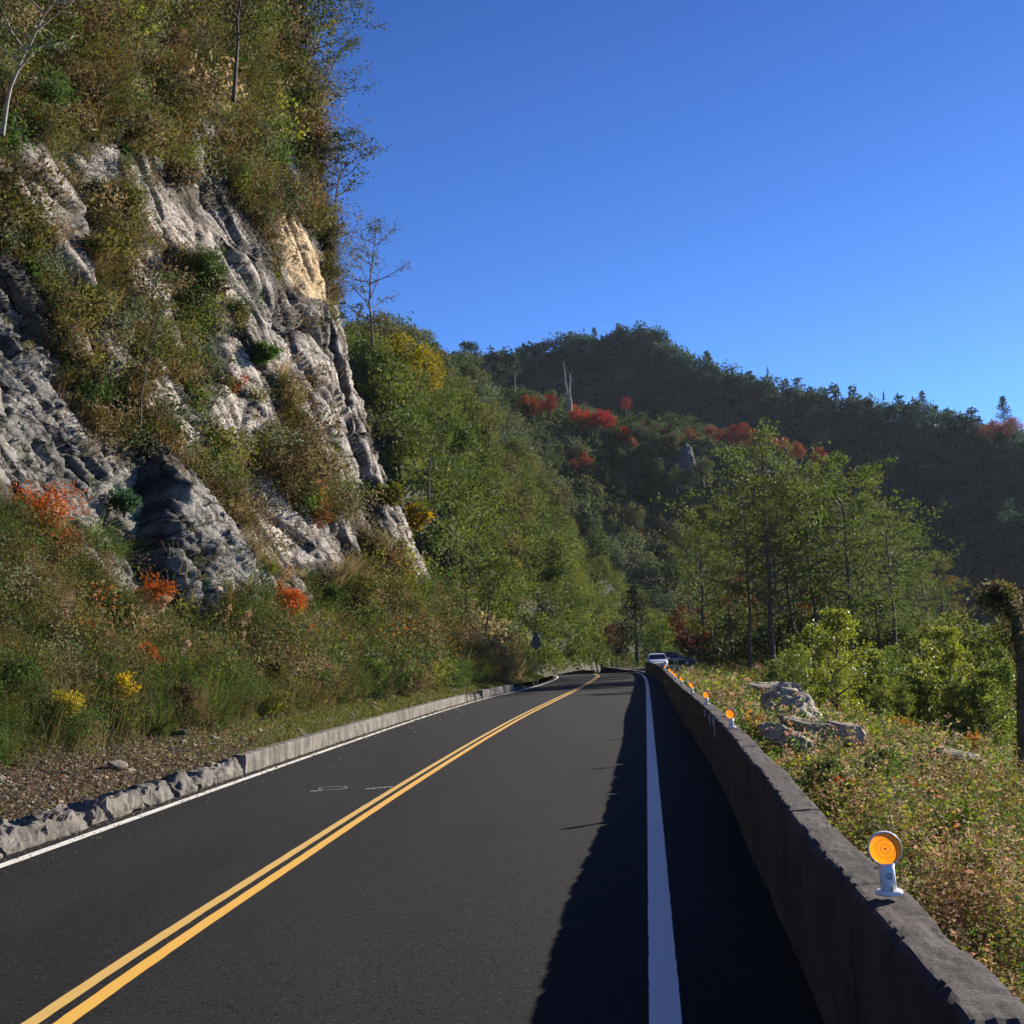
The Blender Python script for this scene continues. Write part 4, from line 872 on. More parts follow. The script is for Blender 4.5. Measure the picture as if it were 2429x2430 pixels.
# ------------------------------------------------------------------ stones
def stone(name, size, seed, mat=ROCKM2, n=28, sharp=1.0):
    V = []; 
    th = np.linspace(0, np.pi, n); ph = np.linspace(0, 2 * np.pi, 2 * n, endpoint=False)
    T, Ph_ = np.meshgrid(th, ph, indexing='ij'); D = np.stack([np.sin(T) * np.cos(Ph_), np.sin(T) * np.sin(Ph_), np.cos(T)], -1).reshape(-1, 3)
    r = np.random.default_rng(seed); k_ = 14; nn_ = unit(r.normal(size=(k_, 3))); off = r.uniform(.55, 1.0, k_)
    dd = D @ nn_.T; rad = np.min(np.where(dd > .15, off[None] / np.maximum(dd, .15), 9), axis=1); rad = np.minimum(rad, 1.3)
    fr_, cr_ = facets(D * 3.2 + seed, seed); fr2, _c = facets(D * 8 + seed, seed + 3); Vv = D * rad[:, None] * (1 + .05 * fbm(D * 4 + seed, 3, seed) + .16 * fr_ + .06 * fr2)[:, None] * np.array(size) / 2
    nt_, np_ = T.shape; i = np.arange(nt_ - 1)[:, None] * np_ + np.arange(np_)[None]; j = np.arange(nt_ - 1)[:, None] * np_ + (np.arange(np_)[None] + 1) % np_
    F = np.stack([i, j + 0, j + np_, i + np_], -1).reshape(-1, 4)
    return link_mesh(name, Vv, F[:, ::-1], mat)
def put_right(x, y, zlift=0.0, it=6):
    z = 0.0
    for _ in range(it):
        p = on_plane(x, y, z); z = float(gz_at(p[0], p[1]))
    return np.array([p[0], p[1], z + zlift])
ST2 = concrete('pale_stone', (.3, .27, .21), (.5, .45, .36), (.14, .12, .09), 1.5, .5)
rocks = [((1462, 1345), (1.9, 2.6, .7), 'long sloping boulder among weeds beyond the parapet', 21, ST2, .62, .4), ((1492, 1400), (1.0, 1.5, .75), 'pale fractured boulder below the long sloping one', 22, ST2, .5, .2), ((1540, 1440), (.6, 1.5, .5), 'narrow jagged boulder right of the pale fractured one', 23, ST2, .42, .5),
         ((1500, 1450), (.5, 1.4, .35), 'low broken slab lying against the jagged boulder', 24, ST2, .3, .2), ((1815, 1495), (1.0, .5, .2), 'flat pale rock slab in the middle of the weeds', 25, ST2, .5, .1), ((1880, 1545), (.35, .3, .12), 'small pale stone at the right frame edge', 26, ST2, .35, .1)]
for (pt, sz, lb, sd, mt, lift, rzz) in rocks:
    p = put_right(*pt); o = stone('boulder', sz, sd, mt); o.location = (p[0], p[1], p[2] + lift); o.rotation_euler = (.1, .15, rzz); tag(o, lb, 'rock')
for i, (x, y, R, c1_, c2_, lb) in enumerate([(1577, 1372, .35, ORANGE, PINKB, 'small orange shrub in the weeds right of the boulders'), (1707, 1412, .4, (.5, .15, .05), RUST, 'orange shrub in the weeds below the sapling thicket'), (1835, 1455, .33, (.42, .2, .06), PINKB, 'dull orange shrub above the flat pale slab'),
        (1717, 1560, .2, ORANGE, RUST, 'orange weed above the nearest reflector'), (1752, 1572, .18, (.45, .16, .06), PINKB, 'paler orange weed right of the one above the reflector'), (1873, 1592, .2, (.5, .2, .05), PINKB, 'salmon orange weed near the right frame edge'), (1908, 1598, .2, (.6, .3, .04), ORANGE, 'yellow-orange weed cut by the right frame edge'), (1594, 1556, .14, ORANGE, RUST, 'tiny orange weed just behind the parapet edge'),
        (1663, 1540, .3, (.09, .18, .04), YG, 'fresh green weed clump behind the parapet joint'), (1800, 1680, .26, (.13, .19, .04), YG, 'light green leafy clump lower right of the reflector'), (1850, 1745, .22, (.16, .22, .05), YG, 'broad-leaved yellow-green clump near the slate slab'), (1430, 1290, .5, PINKB, BROWN, 'pinkish shrub beyond the parapet before the grove'), (1385, 1275, .4, (.3, .17, .1), DRYC, 'brown seedy shrub left of the pinkish one'), (1620, 1420, .4, YG, OLIVE, 'yellow-green weed clump between the orange shrubs'), (1560, 1520, .2, (.1, .16, .05), PINKB, 'mixed green and pink weed beside the parapet')]):
    p = put_right(x, y); d_ = float(np.linalg.norm(p[:2])); t = leaf_bush('weed_clump', R, 22, 60, float(np.clip(.028 * (d_ / 6) ** .7, .02, .09)), c1_, 950 + i, second=c2_, frac=.3, aspect=.45, flat=1.1); t.location = (p[0], p[1], p[2] + .12); tag(t, lb, 'shrub')
p = on_plane(1905, 1815, .3); o = stone('boulder', (.26, .1, .3), 31, simple('dark_slate', (.055, .05, .055), .8, noise=.3, scale=8, bump=.5)); o.location = (p[0] + .03, p[1] + .1, .32); tag(o, 'dark upright slate slab just behind the near parapet', 'rock')
for i, ((x, y), sz, lb, mt) in enumerate([((225, 1452), (.34, .25, .16), 'tan rounded stone behind the broken kerb', ROCKM2), ((250, 1455), (.2, .13, .06), 'thin pale flat stone beside the tan rounded one', ST2), ((335, 1390), (.28, .22, .15), 'grey stone lying in the leaf litter', KERBM), ((402, 1375), (.2, .14, .1), 'small pale angular stone above the litter', ST2),
        ((345, 1405), (.2, .16, .1), 'tan stone just in front of the grey one', ROCKM2), ((1030 - 40, 1300 - 20), (.5, .3, .3), 'pale stone at the foot of the far bank', ST2), ((200, 1470), (.16, .1, .05), 'small orange-brown flat stone near the kerb', simple('ochre_stone', (.38, .2, .1), .9, noise=.3)), ((845, 1283), (.9, .3, .12), 'pale fallen rock plank by the far kerb', ST2)]):
    if x > 900: continue
    p, nn_, d_ = near_cliff(x, y); o = stone('stone', sz, 40 + i, mt, 14); o.location = p + np.array([0, 0, sz[2] * .3]); o.rotation_euler = (.2, .2, i * 1.3); tag(o, lb, 'stone')

# ------------------------------------------------------------------ trees
def grow(seed, Ht, r0, c0, Rc, nb, lean=(0, 0), kind='open', leaf=.15, per=16, sub=5, up=.35, wob=.02, bare=False, clr=.32, fork=False):
    """returns trunk builder and leaf arrays"""
    r = np.random.default_rng(seed); tb = MB(); n = 11
    pts = []; off = np.zeros(2)
    for k_ in range(n):
        f = k_ / (n - 1); off = off + r.normal(0, wob * Ht, 2) * (f > 0); pts.append(np.array([lean[0] * f ** 1.3 + off[0] * .4, lean[1] * f ** 1.3 + off[1] * .4, Ht * f]))
    pts[0][2] = -.4
    tb.tube(pts, [r0 * (1.25 if k_ == 0 else 1) * (1 - .88 * (k_ / (n - 1)) ** .9) for k_ in range(n)], 8)
    pa = np.array(pts); LP = []; LD = []
    for b in range(nb):
        f = c0 + (1 - c0) * (b + r.random()) / nb; f = min(f, .985)
        o = np.array([np.interp(f * Ht, pa[:, 2], pa[:, q]) for q in range(3)])
        g = (f - c0) / (1 - c0)
        env = {'open': (1 - g) ** .55 * (.55 + .9 * min(g * 3, 1)), 'cone': (1 - g) ** .9 + .05, 'round': math.sqrt(max(0, 1 - (2 * g - .9) ** 2)) + .1, 'umbrella': .35 + .8 * g}[kind]
        Lb = Rc * env * r.uniform(.65, 1.15); az = b * 2.4 + r.uniform(-.5, .5); el = up + r.uniform(-.2, .25)
        d = np.array([math.cos(az) * math.cos(el), math.sin(az) * math.cos(el), math.sin(el)])
        bend = np.array([0, 0, (.12 if kind != 'cone' else -.15) * Lb])
        p1 = o + d * Lb * .5 + r.normal(0, .05 * Lb, 3); p2 = o + d * Lb + bend + r.normal(0, .06 * Lb, 3)
        rb = max(.012, r0 * .38 * (1 - f) + .02); tb.tube([o, p1, p2], [rb, rb * .6, rb * .15], 5)
        for q in range(sub):
            t_ = .35 + .65 * (q + r.random()) / sub; s0 = (o * (1 - 2 * t_) + p1 * 2 * t_) if t_ < .5 else (p1 * (2 - 2 * t_) + p2 * (2 * t_ - 1))
            dd = unit(d + r.normal(0, .75, 3) * np.array([1, 1, .5])); Ls = Lb * .38 * r.uniform(.6, 1.2)
            e = s0 + dd * Ls; tb.tube([s0, (s0 + e) / 2 + r.normal(0, .04 * Ls, 3), e], [rb * .35, rb * .22, .004], 4)
            for h_ in range(3):
                c = s0 + dd * Ls * (h_ + 1) / 3.0
                if bare: tb.tube([c, c + unit(dd + r.normal(0, .8, 3)) * Ls * .5], [.008, .003], 3)
                if per:
                    LP.append(c + unit(r.normal(size=(per, 3))) * (clr * r.random((per, 1)) ** .6) * np.array([1.25, 1.25, .55])); LD.append(np.tile(dd, (per, 1)))
    return tb, (np.concatenate(LP) if LP else np.zeros((0, 3))), (np.concatenate(LD) if LD else None), r
def make_tree(name, seed, bark=None, col=GREEN, leaf=.15, mat=None, aspect=.6, **kw):
    tb, LP, LD, r = grow(seed, leaf=leaf, **kw); t = empty(name, (0, 0, 0)); tb.build('trunk', bark or BARK, t, True)
    if len(LP):
        V, F = leaves(LP, leaf * r.uniform(.6, 1.3, len(LP)), r, aspect, D=LD + np.array([0, 0, .1]), spread=1.1); a = Acc(); a.add(V, F, jit(r, (1, 1, 1), len(LP), .35))
        o = a.build('crown', mat or LEAF, t); o.color = (*col, 1)
    return t
GRV = (.135, .155, .045)
protos = [make_tree('grove_tree', 700 + i, col=GRV, leaf=.20, Ht=14, r0=.2, c0=(.36, .16, .26, .22)[i], Rc=(4.3, 3.6, 4.0, 4.6)[i], nb=(24, 30, 26, 28)[i], sub=6, per=9, clr=.62, up=(.25, .35, .15, .3)[i], wob=.02, lean=((-.9, 0), (.5, 0), (1.6, 0), (.1, 0))[i]) for i in range(4)]
grove = [  # base x, top y, depth, proto, width scale, label
 (1322, 955, 88, 1, .8, 'slim straight tree at the left end of the grove'), (1345, 990, 92, 2, .7, 'thin tree just behind the leftmost one of the grove'), (1412, 885, 72, 0, .75, 'tree with a pale leaning trunk left of the tallest one'), (1456, 812, 72, 3, 1.0, 'tallest tree of the grove with a thick straight trunk'),
 (1470, 900, 86, 1, .8, 'thin tree close behind the tallest one'), (1512, 915, 76, 2, .9, 'tree right of the tallest one, trunk slightly leaning'), (1538, 900, 74, 0, .85, 'tree with an upswept side limb in mid grove'), (1578, 920, 78, 1, .8, 'straight thin trunk between the fork and the second tallest'),
 (1612, 862, 74, 3, 1.05, 'second tallest tree, dark trunk right of centre in the grove'), (1634, 890, 82, 2, .9, 'tree leaning against the second tallest one'), (1560, 880, 88, 0, .8, 'rear tree filling the middle of the grove'), (1660, 935, 76, 1, .9, 'tree right of the second tallest with a light crown'),
 (1700, 965, 64, 2, 1.05, 'low spreading tree with forked limbs at the right of the grove'), (1757, 1060, 58, 0, .8, 'small tree with thin dark trunk right of the forked one'), (1735, 1000, 74, 3, .95, 'tree behind the small one at the right of the grove'), (1790, 1050, 72, 1, .9, 'last tree at the right end of the grove'),
 (1380, 950, 90, 3, .8, 'rear tree between the pale trunk and the slim one')]
for i, (bx, ty, d, pi_, ws, lb) in enumerate(grove):
    o = protos[pi_] if all(g[3] != pi_ for g in grove[:i]) else copy_tree(protos[pi_])
    p = unproj(bx, 1230, d); z0 = float(gz_at(p[0], p[1])); top = unproj(bx, ty, d)[2]; s = (top - z0) / 14.0
    o.location = (p[0], p[1], z0); o.scale = (s * ws * .95, s * ws * .95, s); o.rotation_euler = (0, 0, i * 1.9); tag(o, lb, 'tree', 'trees of the grove')
    r = random.Random(i); setcol(o, (GRV[0] * r.uniform(.75, 1.2), GRV[1] * r.uniform(.85, 1.15), GRV[2] * r.uniform(.8, 1.2)))

rg = np.random.default_rng(91); n = 1900; Yg = rg.uniform(56, 135, n); ug = rg.uniform(.4, 50, n) * (1 - .3 * (Yg < 70)); Xg = np.interp(Yg, wall_line[:, 1], wall_line[:, 0]) + THK + ug
pxg = proj(np.stack([Xg, Yg, Xg * 0], 1))[0]; kp = ~((Xg > 11) & (Xg < 20) & (Yg > 99) & (Yg < 118)) & ~((pxg > 1235) & (pxg < 1325) & (Yg < 116)); Xg, Yg = Xg[kp], Yg[kp]; n = len(Xg)
Cg = np.stack([Xg, Yg, gz_at(Xg, Yg) + .25], 1); ag_ = Acc(); clumps(ag_, Cg, rg.uniform(.35, .9, n), 70, .15, pick(rg, n, [DGREEN, GREEN, OLIVE, BROWN, DRYC], [3, 2, 2, 1.5, .5]), rg, .5, .8, .35)
tag(ag_.build('grove_undergrowth', LEAF), 'dark tangled undergrowth under the grove trees', kind='stuff')
# saplings beyond the weeds
sap = [make_tree('alder_sapling', 740 + i, col=(.1, .16, .035), leaf=.078, mat=SHINY, Ht=2.9, r0=.03, c0=.05, Rc=1.0, nb=20, sub=5, per=13, clr=.26, up=.6, aspect=.7) for i in range(4)]
rr = random.Random(5); placed = 0; used = set()
zones = ['yellow-green sapling with shiny leaves in the thicket beyond the weeds']
for tries in range(900):
    if placed >= 170: break
    Y = rr.uniform(15, 56); u = rr.uniform(4.2, 26)
    X = float(np.interp(Y, wall_line[:, 1], wall_line[:, 0])) + u
    x, y, d = [float(v) for v in proj(np.array([[X, Y, 0.0]]))]
    if x > 2000 or x < 1400 or u < 3.5 + 9 * (Y < 22): continue
    if Y < 30 and u < .27 * Y + 1.2: continue
    pi_ = rr.randrange(4); o = sap[pi_] if pi_ not in used else copy_tree(sap[pi_]); used.add(pi_)
    s = rr.choice([.5, .65, .8, .95, 1.25]) * rr.uniform(.85, 1.15) * (.62 if x < 1660 else .68 if x < 1800 else .55 + .012 * max(0, 30 - Y)); z = float(gz_at(X, Y)); o.location = (X, Y, z); wx_ = rr.uniform(.75, 1.2); o.scale = (s * wx_, s * wx_, s * rr.uniform(.85, 1.45)); o.rotation_euler = (rr.uniform(-.16, .16), rr.uniform(-.16, .16), rr.uniform(0, 6.28)); placed += 1
    g = rr.random(); setcol(o, (.08 + .12 * g, .135 + .09 * g, .035 + .01 * g)); 
    gl = min([(1412, 'the pale leaning trunk'), (1456, 'the tallest grove tree'), (1512, 'the grove middle'), (1560, 'the rear grove tree'), (1612, 'the second tallest grove tree'), (1660, 'the light-crowned grove tree'), (1700, 'the forked grove tree'), (1757, 'the thin dark trunk'), (1790, 'the last grove tree'), (1850, 'the gap before the vine-wrapped stump'), (1925, 'the vine-wrapped stump')], key=lambda q: abs(q[0] - x))[1]
    tag(o, '%s %s sapling %s below %s' % ('tiny' if s < .6 else 'short' if s < .85 else 'tall', 'green' if g < .35 else 'light green' if g < .7 else 'yellow-green', 'in the front rank' if Y < 30 else 'half way back' if Y < 43 else 'far back', gl), 'sapling', 'saplings in the thicket beyond the weeds')

# ------------------------------------------------------------------ hills
def loft(name, ctrl, nu, nv, mat, label, amp, seed, kind='structure'):
    """ctrl[col][row] = (x,y,depth)"""
    C = np.array([[unproj(*p) for p in c] for c in ctrl]); nc, nr, _ = C.shape
    def up1(A, n):   # smooth resample along axis 0
        t = np.linspace(0, len(A) - 1, n); k_ = np.clip(np.floor(t).astype(int), 0, len(A) - 2); f = (t - k_).reshape(-1, *([1] * (A.ndim - 1)))
        p0 = A[np.maximum(k_ - 1, 0)]; p1 = A[k_]; p2 = A[k_ + 1]; p3 = A[np.minimum(k_ + 2, len(A) - 1)]
        return .5 * ((2 * p1) + (-p0 + p2) * f + (2 * p0 - 5 * p1 + 4 * p2 - p3) * f ** 2 + (-p0 + 3 * p1 - 3 * p2 + p3) * f ** 3)
    G = up1(C, nu); G = np.swapaxes(up1(np.swapaxes(G, 0, 1), nv), 0, 1)
    du = np.gradient(G, axis=0); dv = np.gradient(G, axis=1); nn = unit(np.cross(du, dv))
    nn *= np.sign(nn[..., 2:3] + 1e-9)
    sc = np.linalg.norm(G[..., :2], axis=-1).mean()
    G = G + nn * (fbm(G.reshape(-1, 3) * (6.0 / sc), 4, seed).reshape(nu, nv, 1)) * amp
    i = np.arange(nu - 1)[:, None] * nv + np.arange(nv - 1)[None]
    o = link_mesh(name, G.reshape(-1, 3), np.stack([i, i + nv, i + nv + 1, i + 1], -1).reshape(-1, 4), mat, smooth=True)
    tag(o, label, kind=kind)
    ar = np.linalg.norm(np.cross(du, dv), axis=-1)
    return G.reshape(-1, 3), nn.reshape(-1, 3), ar.ravel(), (nu, nv)
HA = loft('hillside', [
 [(850, 1300, 60), (820, 1150, 68), (770, 950, 74), (715, 790, 80), (680, 650, 88), (600, 700, 120)],
 [(940, 1285, 68), (915, 1130, 76), (860, 960, 84), (805, 830, 92), (745, 690, 102), (680, 740, 140)],
 [(1020, 1276, 84), (1000, 1140, 94), (950, 1010, 104), (890, 880, 114), (830, 760, 126), (780, 800, 170)],
 [(1075, 1272, 110), (1065, 1180, 120), (1040, 1090, 130), (990, 990, 142), (925, 885, 152), (890, 930, 200)],
 [(1130, 1275, 140), (1125, 1220, 148), (1105, 1160, 156), (1075, 1090, 164), (1020, 1000, 172), (1000, 1050, 220)],
 [(1210, 1290, 165), (1210, 1250, 170), (1200, 1215, 176), (1175, 1170, 182), (1130, 1110, 190), (1120, 1160, 240)],
 [(1320, 1300, 185), (1320, 1280, 190), (1310, 1260, 195), (1290, 1235, 200), (1260, 1200, 205), (1260, 1250, 260)]], 90, 60, FOREST, 'sunlit wooded slope beyond the cliff', 2.0, 300)
HB = loft('hillside', [
 [(640, 950, 150), (640, 850, 165), (640, 750, 185), (650, 660, 210), (650, 800, 280)],
 [(760, 950, 150), (760, 850, 165), (755, 740, 182), (750, 650, 205), (750, 800, 270)],
 [(880, 1050, 165), (880, 920, 185), (865, 800, 205), (835, 700, 230), (835, 850, 300)],
 [(1000, 1150, 180), (985, 1000, 200), (950, 850, 225), (925, 728, 255), (925, 880, 330)],
 [(1100, 1220, 195), (1090, 1080, 215), (1070, 930, 240), (1050, 785, 275), (1050, 950, 350)],
 [(1220, 1250, 205), (1220, 1130, 225), (1210, 980, 250), (1190, 828, 285), (1190, 1000, 360)],
 [(1350, 1260, 215), (1350, 1150, 235), (1350, 1020, 260), (1335, 868, 292), (1335, 1050, 370)],
 [(1500, 1265, 225), (1500, 1160, 245), (1490, 1040, 268), (1475, 890, 298), (1475, 1080, 380)],
 [(1650, 1265, 230), (1650, 1200, 250), (1640, 1110, 272), (1610, 985, 300), (1620, 1150, 380)],
 [(1800, 1270, 235), (1800, 1255, 250), (1800, 1210, 272), (1790, 1150, 300), (1800, 1260, 380)]], 130, 60, FOREST, 'darker wooded slope with scattered red trees', 4.0, 310)
SKY = [(600, 690, 400), (740, 690, 400), (850, 685, 410), (930, 690, 430), (1010, 676, 440), (1080, 652, 450), (1170, 632, 460), (1235, 640, 460), (1300, 684, 450), (1450, 724, 430), (1600, 757, 415), (1750, 770, 400), (1931, 798, 380), (2200, 830, 360), (2500, 900, 340)]
HC = loft('mountain', [[(x, 1270, 290), (x - 5, 1270 + (y - 1270) * .35, d - 95), (x, 1270 + (y - 1270) * .7, d - 45), (x, y, d), (x, 1100, d + 180)] for (x, y, d) in [(q[0], q[1] + 30, q[2]) for q in SKY]], 170, 70, FOREST, 'shaded wooded mountain closing the valley', 9.0, 320)

def bush_tree(name, seed, kind):
    """forest tree about 8 m tall: crown of leaf sprays plus trunk"""
    r = np.random.default_rng(seed); t = empty(name, (0, 0, 0)); m_ = MB()
    a = Acc()
    if kind == 'conifer':
        Ht = 9.0; m_.tube([(0, 0, -.6), (0, 0, 4), (0, 0, Ht)], [.2, .12, .02]); n = 60; z = 1.2 + (Ht - 1.2) * (np.arange(n) / n) ** .95
        az = r.uniform(0, 6.28, n); R_ = (1 - (z / Ht)) * 2.9 + .25; c = np.stack([np.cos(az) * R_ * .6, np.sin(az) * R_ * .6, z], 1)
        clumps(a, c, R_ * .5 + .15, 30, .34, np.ones((n, 3)), r, .35, .4, .4)
    elif kind == 'pine':
        Ht = 9.0; m_.tube([(0, 0, -.6), (.2, 0, 4), (0, .1, Ht)], [.2, .14, .04]); n = 22; z = 3.5 + (Ht - 3.5) * np.sort(r.random(n)); az = r.uniform(0, 6.28, n); R_ = 1.9 * np.sqrt(np.clip(1.15 - (z - 3.5) / 5.5, .1, 1)) * r.uniform(.5, 1.1, n)
        c = np.stack([np.cos(az) * R_, np.sin(az) * R_, z], 1)
        for q in c: m_.tube([(0, 0, q[2] - .4), q], [.05, .02], 4)
        clumps(a, c, np.full(n, 1.0), 75, .34, np.ones((n, 3)), r, .35, .35, .4)
    else:
        Ht = 8.0; m_.tube([(0, 0, -.8), (.1, 0, 2.2), (.1, .1, 6)], [.2, .15, .05]); n = 34
        c = shell(r, n, 2.4, 1.0, .5) * np.array([1, 1, 1.05]) + np.array([0, 0, 4.6]); c += r.normal(0, .25, (n, 3))
        for q in c[::4]: m_.tube([(.1, 0, 2.4), q], [.06, .02], 4)
        clumps(a, c, r.uniform(.75, 1.3, n), 60, .33, 1 + r.uniform(-.18, .18, (n, 1)) * np.ones((n, 3)), r, .55, .7, .35)
    m_.build('trunk', BARK, t); a.build('crown', LEAF, t); return t
BT = [bush_tree('broadleaf_tree', 800 + i, 'round') for i in range(6)]; CT = [bush_tree('conifer_tree', 820 + i, 'conifer') for i in range(2)] + [bush_tree('pine_tree', 830 + i, 'pine') for i in range(2)]
usedp = set()
def place(proto, loc, s, sz=1.0, col=GREEN, rz=0.0):
    k_ = proto.name
    o = proto if k_ not in usedp else copy_tree(proto); usedp.add(k_)
    o.location = loc; o.scale = (s, s, s * sz); o.rotation_euler = (0, 0, rz); setcol(o, col); return o
def scatter(H, n, mind, seed, cond):
    G, nn, ar, shp = H; r = np.random.default_rng(seed); x, y, d = proj(G); w_ = ar * cond(x, y, d, G) / d ** 1.0
    out = []; tries = r.choice(len(G), min(len(G), n * 40), p=w_ / w_.sum())
    pts = np.zeros((0, 3))
    for k_ in tries:
        p = G[k_] + r.normal(0, .5, 3) * [1, 1, 0]
        if len(pts) and np.min(np.linalg.norm(pts - p, axis=1)) < mind: continue
        pts = np.vstack([pts, p]); out.append(k_)
        if len(out) >= n: break
    return pts, np.array(out)
def mixc(r, opts): return opts[r.integers(len(opts))]
rA = np.random.default_rng(31)
LAND = [((740, 612), 'the first skyline conifer'), ((937, 665), 'the flat-topped pine'), ((925, 715), 'the single dead trunk'), ((1070, 730), 'the twin dead trunks'), ((998, 752), 'the orange tree'), ((1130, 778), 'the crimson tree'), ((1172, 808), 'the small bright red tree'), ((1100, 858), 'the deep red tree'),
        ((1296, 885), 'the bare rock outcrop'), ((1385, 808), 'the long red row'), ((1500, 838), 'the orange-brown tree'), ((880, 1020), 'the slender leaning tree'), ((808, 930), 'the forked tree'), ((1202, 1180), 'the dark conical conifer'), ((1013, 1245), 'the diamond road sign'), ((1080, 1230), 'the round bush tree'), ((1048, 815), 'the small orange tree'), ((1235, 1105), 'the faded red tree')]
def where(x, y):
    k_ = min(LAND, key=lambda l: (l[0][0] - x) ** 2 + (l[0][1] - y) ** 2); dx, dy = x - k_[0][0], y - k_[0][1]; q = math.hypot(dx, dy)
    dr = ('right of' if dx > 0 else 'left of') if abs(dx) > abs(dy) * 2 else ('below' if dy > 0 else 'above') if abs(dy) > abs(dx) * 2 else ('below right of' if dx > 0 and dy > 0 else 'above right of' if dx > 0 else 'below left of' if dy > 0 else 'above left of')
    return ('close ' if q < 55 else 'farther ' if q > 130 else '') + dr + ' ' + k_[1]
def size_(s): return 'small' if s < .6 else 'large' if s > .95 else 'middling'
SH = ['dark green', 'olive', 'brownish green', 'light green']
def shade(c): return SH[3] if c[1] > .13 else SH[2] if c[0] > c[1] * .95 else SH[1] if c[1] > .088 else SH[0]
GA = [(.10, .125, .03), (.085, .115, .03), (.13, .15, .035), (.07, .10, .03), (.12, .11, .045), (.15, .16, .04)]
pts, _ = scatter(HA, 120, 3.0, 1, lambda x, y, d, G: ((y > 560) & (x > 640) & (G[:, 2] > -2)) * 1.0)
for p in pts:
    x, y, d = [float(v) for v in proj(p[None])]
    s = rA.uniform(.5, .85) * (1.0 if d > 90 else .8); c = mixc(rA, GA)
    if y > 1120 or d < 75: s *= .8
    if 730 < x < 820 and 650 < y < 840 and rA.random() < .55: o = place(BT[rA.integers(6)], p - [0, 0, .8], s, 1.0, (.26, .22, .035)); tag(o, 'yellowing tree %s' % where(x, y), 'tree', 'yellow trees on the near slope'); o.rotation_euler[2] = rA.uniform(0, 6); continue
    o = place(BT[rA.integers(6)], p - [0, 0, .8], s, rA.uniform(.9, 1.25), c, rA.uniform(0, 6)); tag(o, '%s %s near tree %s' % (size_(s), shade(c), where(x, y)), 'tree', 'green trees on the near sunlit slope')
GB = [(.07, .10, .035), (.055, .085, .03), (.10, .125, .05), (.045, .068, .028), (.12, .12, .055), (.09, .12, .06)]
pts, _ = scatter(HB, 165, 6.2, 2, lambda x, y, d, G: ((y > 560) & (x > 690) & (x < 1900) & (y < 1180) & ~inpoly(x, y, [(690, 600), (760, 660), (830, 740), (925, 870), (1020, 990), (1130, 1110), (1260, 1200), (600, 1200)])) * 1.0)
reds = 0
for p in pts:
    x, y, d = [float(v) for v in proj(p[None])]; s = rA.uniform(.65, 1.15); q = rA.random()
    if q < .1 and y < 800 and x < 1000: o = place(CT[rA.integers(4)], p - [0, 0, .5], s * 1.1, 1.0, (.035, .055, .025), rA.uniform(0, 6)); tag(o, 'dark conifer %s' % where(x, y), 'conifer', 'conifers on the red-tree slope'); continue
    c = mixc(rA, GB); o = place(BT[rA.integers(6)], p - [0, 0, .8], s, rA.uniform(.85, 1.2), c, rA.uniform(0, 6)); tag(o, '%s %s forest tree %s' % (size_(s), shade(c), where(x, y)), 'tree', 'green trees on the red-tree slope')
def hill_pt(H, x, y):
    u, v, d = proj(H[0]); k_ = np.argmin((u - x) ** 2 + (v - y) ** 2 + (np.abs(d - d.min()) * .0)); return H[0][k_]
redl = [((998, 752), (.42, .11, .03), 'orange tree left of the twin dead trunks', 1.0), ((1035, 748), (.3, .05, .04), 'dull red tree just behind the orange one', .8), ((1095, 778), (.45, .08, .04), 'orange-red tree at the foot of the twin dead trunks', 1.0), ((1130, 778), (.45, .03, .04), 'bright crimson tree right of the orange-red one', 1.05), ((1172, 808), (.42, .04, .03), 'small bright red tree below the crimson one', .8), ((1048, 815), (.38, .1, .04), 'small orange tree below the crimson pair', .7),
        ((1100, 858), (.3, .06, .03), 'deep red tree in the middle of the slope', .9), ((1215, 800), (.27, .07, .05), 'dusty red tree right of the crimson one', .9), ((1200, 815), (.3, .09, .05), 'dusty orange tree next to the dusty red one', .8), ((1345, 805), (.24, .08, .05), 'brownish red tree left of the long red row', .9), ((1385, 808), (.3, .07, .05), 'red tree at the left of the long red row', 1.0), ((1420, 818), (.28, .09, .05), 'red-brown tree in the middle of the long red row', 1.0), ((1500, 838), (.3, .12, .05), 'orange-brown tree at the right of the long red row', 1.0), ((1545, 848), (.26, .06, .05), 'dull red tree right of the tallest grove tree', .9), ((1180, 750), (.28, .05, .05), 'small red tree on the shaded mountain above the crimson one', .8), ((1405, 885), (.3, .09, .05), 'small orange tree right of the bare rock outcrop', .7), ((1285, 830), (.22, .09, .05), 'faded orange tree above the rock outcrop', .8), ((920, 750), (.26, .04, .04), 'dark red tree beside the single dead trunk', .7), ((1235, 1105), (.28, .06, .04), 'faded red tree above the dark conifer', .6)]
for (xy, c, lb, s) in redl:
    p = hill_pt(HB, *xy) + [0, 0, .5]; p = unproj(xy[0], xy[1] + 10, np.linalg.norm(p[:2]) * .985) if xy[1] > 780 or xy[0] < 1150 else unproj(xy[0], xy[1] + 10, 330)
    o = place(BT[rA.integers(6)], p - [0, 0, 4.2 * s * 1.0], s * .9, .95, tuple(.8 * q for q in c), rA.uniform(0, 6)); o.name = 'red_tree'; tag(o, lb, 'tree', 'red autumn trees on the slopes')
